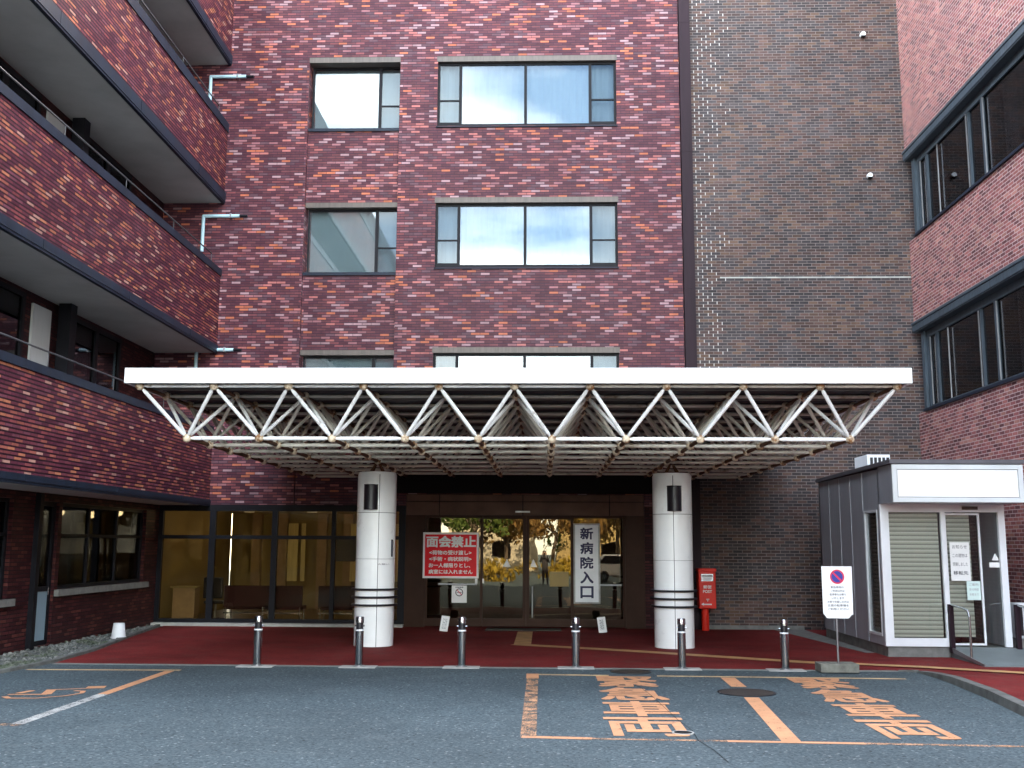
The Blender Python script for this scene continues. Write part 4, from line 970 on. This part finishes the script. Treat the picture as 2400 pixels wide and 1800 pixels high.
part('door_lining', MB().box(8.02, 8.45, ky0 + .95, ky0 + .97, .2, 2.7), 'darkgap', ks)
part('side_glass', MB().box(8.16, 8.46, ky0 + .07, ky0 + .078, .22, 2.655), 'g_kiosk', ks)
part('warning_sticker', MB().prism_xz([(8.33, 1.77), (8.46, 1.77), (8.395, 1.90)], ky0 + .060, ky0 + .064).box(8.28, 8.46, ky0 + .060, ky0 + .064, 1.64, 1.73), 'paper', ks)
yn = ky0 + .085
kn = thing('paper_notice', 'long white paper notice on the kiosk glass door', 'notice', (7.76, yn, 1.7), 'papers on the kiosk door')
part('sheet', MB().box(7.575, 7.935, yn, yn + .004, 1.39, 2.10), 'paper', kn)
lt = MB()
for i, s_ in enumerate(('お知らせ', 'この建物は', '閉鎖しました', '移転先')): l_ = text_mb(s_, 7.62, 7.89, 1.98 - i * .16, 2.05 - i * .16, yn - .003, .01 if i == 3 else 0); lt.add(l_.v, l_.f)
part('lettering', lt, 'ink', kn)
kn2 = thing('paper_notice', 'short pale green paper notice on the kiosk glass door', 'notice', (7.97, yn, 1.2), 'papers on the kiosk door')
part('sheet', MB().box(7.85, 8.10, yn, yn + .004, 1.04, 1.385), 'paper_green', kn2)
lt = MB()
for i, s_ in enumerate(('ご案内', '受付時間', '本館まで')): l_ = text_mb(s_, 7.89, 8.06, 1.30 - i * .09, 1.345 - i * .09, yn - .003); lt.add(l_.v, l_.f)
part('lettering', lt, 'steel_dull', kn2)
sw = MB(); frame_yz(sw, 20.05, 20.86, .36, 2.70, kx0 - .01, kx0 + .07, .045); sww = part('side_window', sw, 'alu_white', ks)
part('pane', MB().box(kx0 + .02, kx0 + .028, 20.095, 20.815, .405, 2.655), 'g_kiosk', sww); part('blind', MB().box(kx0 + .12, kx0 + .13, 20.05, 20.86, .36, 2.7), 'blind', ks)
# ramp and handrails
rmp = thing('access_ramp', 'grey access ramp leading up to the kiosk door', 'ramp', (8.0, 19.2, 0))
rb = MB().add([(7.47, 19.86, 0), (9.2, 19.86, 0), (9.2, 18.35, 0), (7.47, 18.35, 0), (7.47, 19.86, .19), (9.2, 19.86, .19), (9.2, 18.35, .03), (7.47, 18.35, .03)], [(0, 1, 2, 3), (4, 7, 6, 5), (0, 4, 5, 1), (1, 5, 6, 2), (2, 6, 7, 3), (3, 7, 4, 0)])
part('slab', rb, 'tread', rmp)
part('edge_trim', MB().add([(7.44, 19.86, .12), (7.47, 19.86, .12), (7.47, 18.35, .0), (7.44, 18.35, .0), (7.44, 19.86, .205), (7.47, 19.86, .205), (7.47, 18.35, .042), (7.44, 18.35, .042)], [(0, 1, 2, 3), (4, 7, 6, 5), (0, 4, 5, 1), (1, 5, 6, 2), (2, 6, 7, 3), (3, 7, 4, 0)]), 'steel_dull', rmp)
for x, lab in ((7.46, 'bent steel handrail at the left edge of the kiosk ramp'), (8.66, 'bent steel handrail at the right edge of the kiosk ramp')):
    o = thing('handrail', lab, 'handrail', (x, 19.2, .1), 'handrails of the kiosk ramp')
    part('rail', MB().path([(x, 19.76, .96), (x, 19.15, .93), (x, 18.98, .90), (x, 18.92, .80), (x, 18.92, .08)], .021, 10), 'steel', o, True)
    part('post', MB().box(x - .04, x + .04, 19.72, 19.80, .10, .97), 'joint_metal', o)
# air conditioners
def aircon(x, y, z, label, w_=.50, d_=.30, h_=.36, sy=1):
    o = thing('outdoor_air_unit', label, 'air conditioner', (x, y, z), 'outdoor air conditioning units')
    part('casing', MB().box(x - w_ / 2, x + w_ / 2, y, y + d_, z + .04, z + h_), 'plastic_white', o, bevel=.008)
    gr = MB()
    for i in range(5): gr.box(x - w_ / 2 + .06 + i * .085, x - w_ / 2 + .12 + i * .085, y - .006, y, z + .09, z + h_ - .06)
    part('grille', gr, 'black', o)
    if z < 1 and z > .1: part('stand', MB().box(x - w_ / 2 + .02, x + w_ / 2 - .02, y + .02, y + d_ - .02, .01, z), 'concrete_pale', o)
    part('foot', MB().box(x - w_ / 2 + .03, x - w_ / 2 + .11, y - .02, y + d_ + .02, z, z + .04), 'steel_dull', o); part('foot', MB().box(x + w_ / 2 - .11, x + w_ / 2 - .03, y - .02, y + d_ + .02, z, z + .04), 'steel_dull', o)
aircon(7.06, 22.2, 3.555, 'white air conditioning unit on the kiosk roof', .48, .9, .38)
aircon(9.04, 20.1, .30, 'white air conditioning unit on a stand right of the kiosk', .50, .3, .68)

# ================================================================== BEHIND THE CAMERA (seen in the glass)
def crown_mat(name, cols):
    t = NT(name); p = t.obj(); wn_ = t.noise(p, 2.2, 3); c = t.ramp(wn_, [(.3, cols[0]), (.5, cols[1]), (.7, cols[2])])
    b = t.bsdf(c, .7, spec=.2); tr = t.n('BsdfTranslucent', {0: c}).outputs[0]
    return t.end(t.n('MixShader', {0: .3, 1: b, 2: tr}).outputs[0])
CR = [crown_mat('yellow_leaves', [(.20, .13, .02), (.32, .22, .03), (.42, .32, .06)]), crown_mat('green_leaves', [(.035, .06, .015), (.07, .11, .025), (.16, .19, .04)]), crown_mat('brown_leaves', [(.10, .055, .02), (.19, .11, .035), (.30, .20, .07)])]
MT['bark'] = plain('bark', (.09, .065, .045), .9, 0, .35, 9)
def leaves(c, rad, n, size):
    mb = MB(); cl = [Vector((random.gauss(0, .5), random.gauss(0, .5), random.gauss(0, .45))) for _ in range(18)]
    for i in range(n):
        q = random.choice(cl) + Vector((random.gauss(0, .17), random.gauss(0, .17), random.gauss(0, .15)))
        p = Vector(c) + Vector((q.x * rad[0], q.y * rad[1], q.z * rad[2])); s = size * random.uniform(.6, 1.3)
        m = Euler((random.uniform(0, 6), random.uniform(0, 6), random.uniform(0, 6))).to_matrix(); a, b = m @ Vector((s, 0, 0)), m @ Vector((0, s * .6, 0))
        mb.quad(p - a, p - b, p + a, p + b)
    return mb
def tree(x, y, h, rad, mat, label, n=1500):
    o = thing('tree', label, 'tree', (x, y, 0), 'trees across the forecourt')
    tk = MB().tube((x, y, 0), (x + .1, y, h * .5), .16, .09, 10)
    for i in range(6):
        a = i * 1.05; tk.tube((x + .1, y, h * (.35 + .03 * i)), (x + math.cos(a) * rad * .6, y + math.sin(a) * rad * .6, h * .75), .06, .02, 6)
    part('trunk', tk, 'bark', o, True); part('crown', leaves((x, y, h * .72), (rad, rad, h * .36), n, .17), CR[mat], o)
tree(-4.5, -14, 6.5, 2.2, 1, 'green tree mirrored in the left sliding door'); tree(-1.2, -20, 7.5, 2.6, 2, 'brown leafed tree mirrored in the middle of the doors')
tree(4.6, -15, 7, 2.8, 2, 'brown autumn tree mirrored above the car'); tree(7.5, -12, 6, 2.2, 0, 'yellow autumn tree mirrored in the right sidelight'); tree(2.0, -26, 8, 2.5, 1, 'tall green tree far across the forecourt')
tree(-9, -18, 6, 2.3, 0, 'yellow tree beside the white house')
for x, lab in ((-6.2, 'yellow bush under the green tree'), (-3.2, 'yellow bush between the two trees'), (1.2, 'yellow bush right of the photographer')):
    o = thing('bush', lab, 'bush', (x, -9, 0), 'yellow bushes across the forecourt')
    part('foliage', leaves((x, -9, .6), (1.4, .8, .65), 700, .12), CR[0], o); part('stem', MB().tube((x, -9, 0), (x, -9, .7), .05, .02, 6), 'bark', o)
def house(x, y, wx, wy, h, label, wallm='white'):
    o = thing('house', label, 'house', (x, y, 0), 'houses across the forecourt')
    part('wall', MB().box(x - wx / 2, x + wx / 2, y - wy, y, 0, h), wallm, o)
    part('roof', MB().add([(x - wx / 2 - .4, y + .4, h), (x + wx / 2 + .4, y + .4, h), (x + wx / 2 + .4, y - wy - .4, h), (x - wx / 2 - .4, y - wy - .4, h), (x - wx / 2 - .4, y - wy / 2, h + 1.6), (x + wx / 2 + .4, y - wy / 2, h + 1.6)], [(0, 1, 5, 4), (2, 3, 4, 5), (0, 4, 3), (1, 2, 5), (0, 3, 2, 1)]), 'joint_metal', o)
    for i in range(int(wx / 2.6)):
        for z in ([1.0] if h < 4 else [1.0, 3.8]):
            xx = x - wx / 2 + 1.0 + i * 2.6; f = part('window', frame_xz(MB(), xx, xx + 1.3, z, z + 1.2, y, y + .06, .07), 'dark_metal', o); part('pane', MB().box(xx + .07, xx + 1.23, y + .01, y + .02, z + .07, z + 1.13), 'g_dark', f)
MT['render_wall'] = plain('cream_render', (.42, .37, .28), .8, 0, .1, 1); MT['slate_wall'] = plain('grey_cladding', (.16, .17, .19), .7, 0, .1, 1)
house(-4.2, -31, 7, 8, 5.8, 'cream two storey house across the forecourt', 'render_wall'); house(6.5, -34, 11, 8, 5.5, 'ochre house behind the brown autumn tree', 'beige')
house(-13, -30, 8, 8, 6.2, 'grey clad house on the far left across the forecourt', 'slate_wall')
for x, y, h, rd, m_, lab in ((-6.5, -24, 7, 2.4, 1, 'green tree in front of the grey clad house'), (3.6, -22, 6.5, 2.3, 0, 'yellow tree left of the ochre house'), (-2.6, -16, 5, 1.8, 2, 'small brown tree behind the yellow bushes'),
                             (10.5, -20, 7.5, 2.8, 1, 'green tree right of the ochre house'), (.6, -24, 6, 2.0, 2, 'brown tree between the two houses')): tree(x, y, h, rd, m_, lab)
# parked car
MT['car'] = plain('white_car_paint', (.72, .73, .74), .25, 0, .02, 2)
def car(x, y, label):
    o = thing('parked_car', label, 'car', (x, y, 0))
    prof = [(-2.1, .35), (2.1, .35), (2.15, .75), (1.95, .92), (1.25, 1.0), (.75, 1.45), (-1.3, 1.5), (-2.0, 1.0), (-2.15, .8)]
    b = MB().prism_xz(prof, -.85, .85); b.xf(Matrix.Translation((x, y, 0))); part('body', b, 'car', o, bevel=.06)
    for s_ in (-1, 1):
        g = MB().prism_xz([(1.10, 1.0), (.70, 1.40), (-1.22, 1.44), (-1.72, 1.02)], s_ * .86 - .004, s_ * .86 + .004).xf(Matrix.Translation((x, y, 0))); part('side_window', g, 'black', o)
        for wx in (-1.3, 1.35):
            c = Vector((x + wx, y + s_ * .8, .33)); wh = part('wheel', MB().tube(c - Vector((0, .1, 0)), c + Vector((0, .1, 0)), .33, n=20), 'black', o, True)
            part('rim', MB().tube(c - Vector((0, .11, 0)), c + Vector((0, .11, 0)), .2, n=14), 'steel', wh, True)
        part('headlight', MB().box(x + 2.08, x + 2.16, y + s_ * .6 - .15, y + s_ * .6 + .15, .68, .8), 'alu_white', o)
    part('windscreen', MB().add([(x + 1.22, y - .75, 1.03), (x + 1.22, y + .75, 1.03), (x + .78, y + .68, 1.44), (x + .78, y - .68, 1.44)], [(0, 1, 2, 3)]), 'black', o)
car(4.6, -6.5, 'white parked car across the forecourt, mirrored in the right sidelight')
# the person taking the photograph, mirrored in the sliding door
ps = thing('person', 'person in dark clothes standing and raising a phone with both hands', 'person', (0, -.5, 0))
MT['cloth'] = plain('dark_jacket', (.025, .022, .026), .85, 0, .15, 6); MT['skin'] = plain('skin', (.42, .25, .18), .55, 0, .05, 5); MT['hair'] = plain('black_hair', (.012, .010, .010), .5, 0, .1, 9)
V = [((0, -.5, .92), .15), ((0, -.5, 1.12), .15), ((0, -.49, 1.32), .155), ((0, -.49, 1.42), .07), ((0, -.47, 1.50), .06), ((0, -.45, 1.60), .098),
     ((-.17, -.49, 1.35), .065), ((-.27, -.36, 1.20), .05), ((-.12, -.17, 1.50), .036), ((.17, -.49, 1.35), .065), ((.27, -.36, 1.20), .05), ((.12, -.17, 1.50), .036),
     ((-.10, -.5, .84), .10), ((-.11, -.48, .47), .065), ((-.11, -.51, .09), .045), ((-.12, -.38, .04), .04), ((.10, -.5, .84), .10), ((.11, -.48, .47), .065), ((.11, -.51, .09), .045), ((.12, -.38, .04), .04)]
E_ = [(0, 1), (1, 2), (2, 3), (3, 4), (4, 5), (2, 6), (6, 7), (7, 8), (2, 9), (9, 10), (10, 11), (0, 12), (12, 13), (13, 14), (14, 15), (0, 16), (16, 17), (17, 18), (18, 19)]
me = bpy.data.meshes.new('body'); off = Vector(ps.location); me.from_pydata([Vector(v) - off for v, r in V], E_, []); me.materials.append(MT['cloth'])
bo = bpy.data.objects.new('body', me); COL.objects.link(bo); bo.parent = ps
bo.modifiers.new('skin', 'SKIN')
for i, (v, r) in enumerate(V): me.skin_vertices[0].data[i].radius = (r, r)
me.skin_vertices[0].data[0].use_root = True
sbm = bo.modifiers.new('sub', 'SUBSURF'); sbm.levels = 2; sbm.render_levels = 2
fc = MB().ball((0, -.425, 1.60), .095, 10, 14, (.85, .95, 1.15)); fc.ball((0, -.325, 1.59), .018, 6, 8); fc.ball((-.035, -.345, 1.62), .014, 5, 7); fc.ball((.035, -.345, 1.62), .014, 5, 7); fc.box(-.025, .025, -.338, -.332, 1.545, 1.555)
fc.ball((-.085, -.43, 1.60), .025, 5, 7, (.5, 1, 1.3)); fc.ball((.085, -.43, 1.60), .025, 5, 7, (.5, 1, 1.3))
part('face', fc, 'skin', ps, True); part('hair', MB().ball((0, -.455, 1.635), .108, 10, 14, (.92, 1, 1.05)), 'hair', ps, True)
for s_ in (-1, 1):
    hd = MB().ball((s_ * .105, -.14, 1.545), .04, 8, 10, (.55, .8, 1.1))
    for k, (dz, l_) in enumerate(((.045, .05), (.02, .06), (-.005, .055), (-.03, .045))): hd.tube((s_ * .10, -.13, 1.545 + dz), (s_ * (.10 - .03), -.085, 1.55 + dz), .010, .008, 6); hd.tube((s_ * .07, -.085, 1.55 + dz), (s_ * (.07 - l_ * .5), -.09, 1.552 + dz), .008, .006, 6)
    hd.tube((s_ * .10, -.15, 1.57), (s_ * .055, -.125, 1.60), .011, .008, 6)
    part('hand', hd, 'skin', ps, True)
solo('phone', MB().box(-.08, .08, -.105, -.095, 1.52, 1.60), 'black', 'dark phone held up by the person', 'phone', bevel=.004, loc=(0, -.1, 1.56))
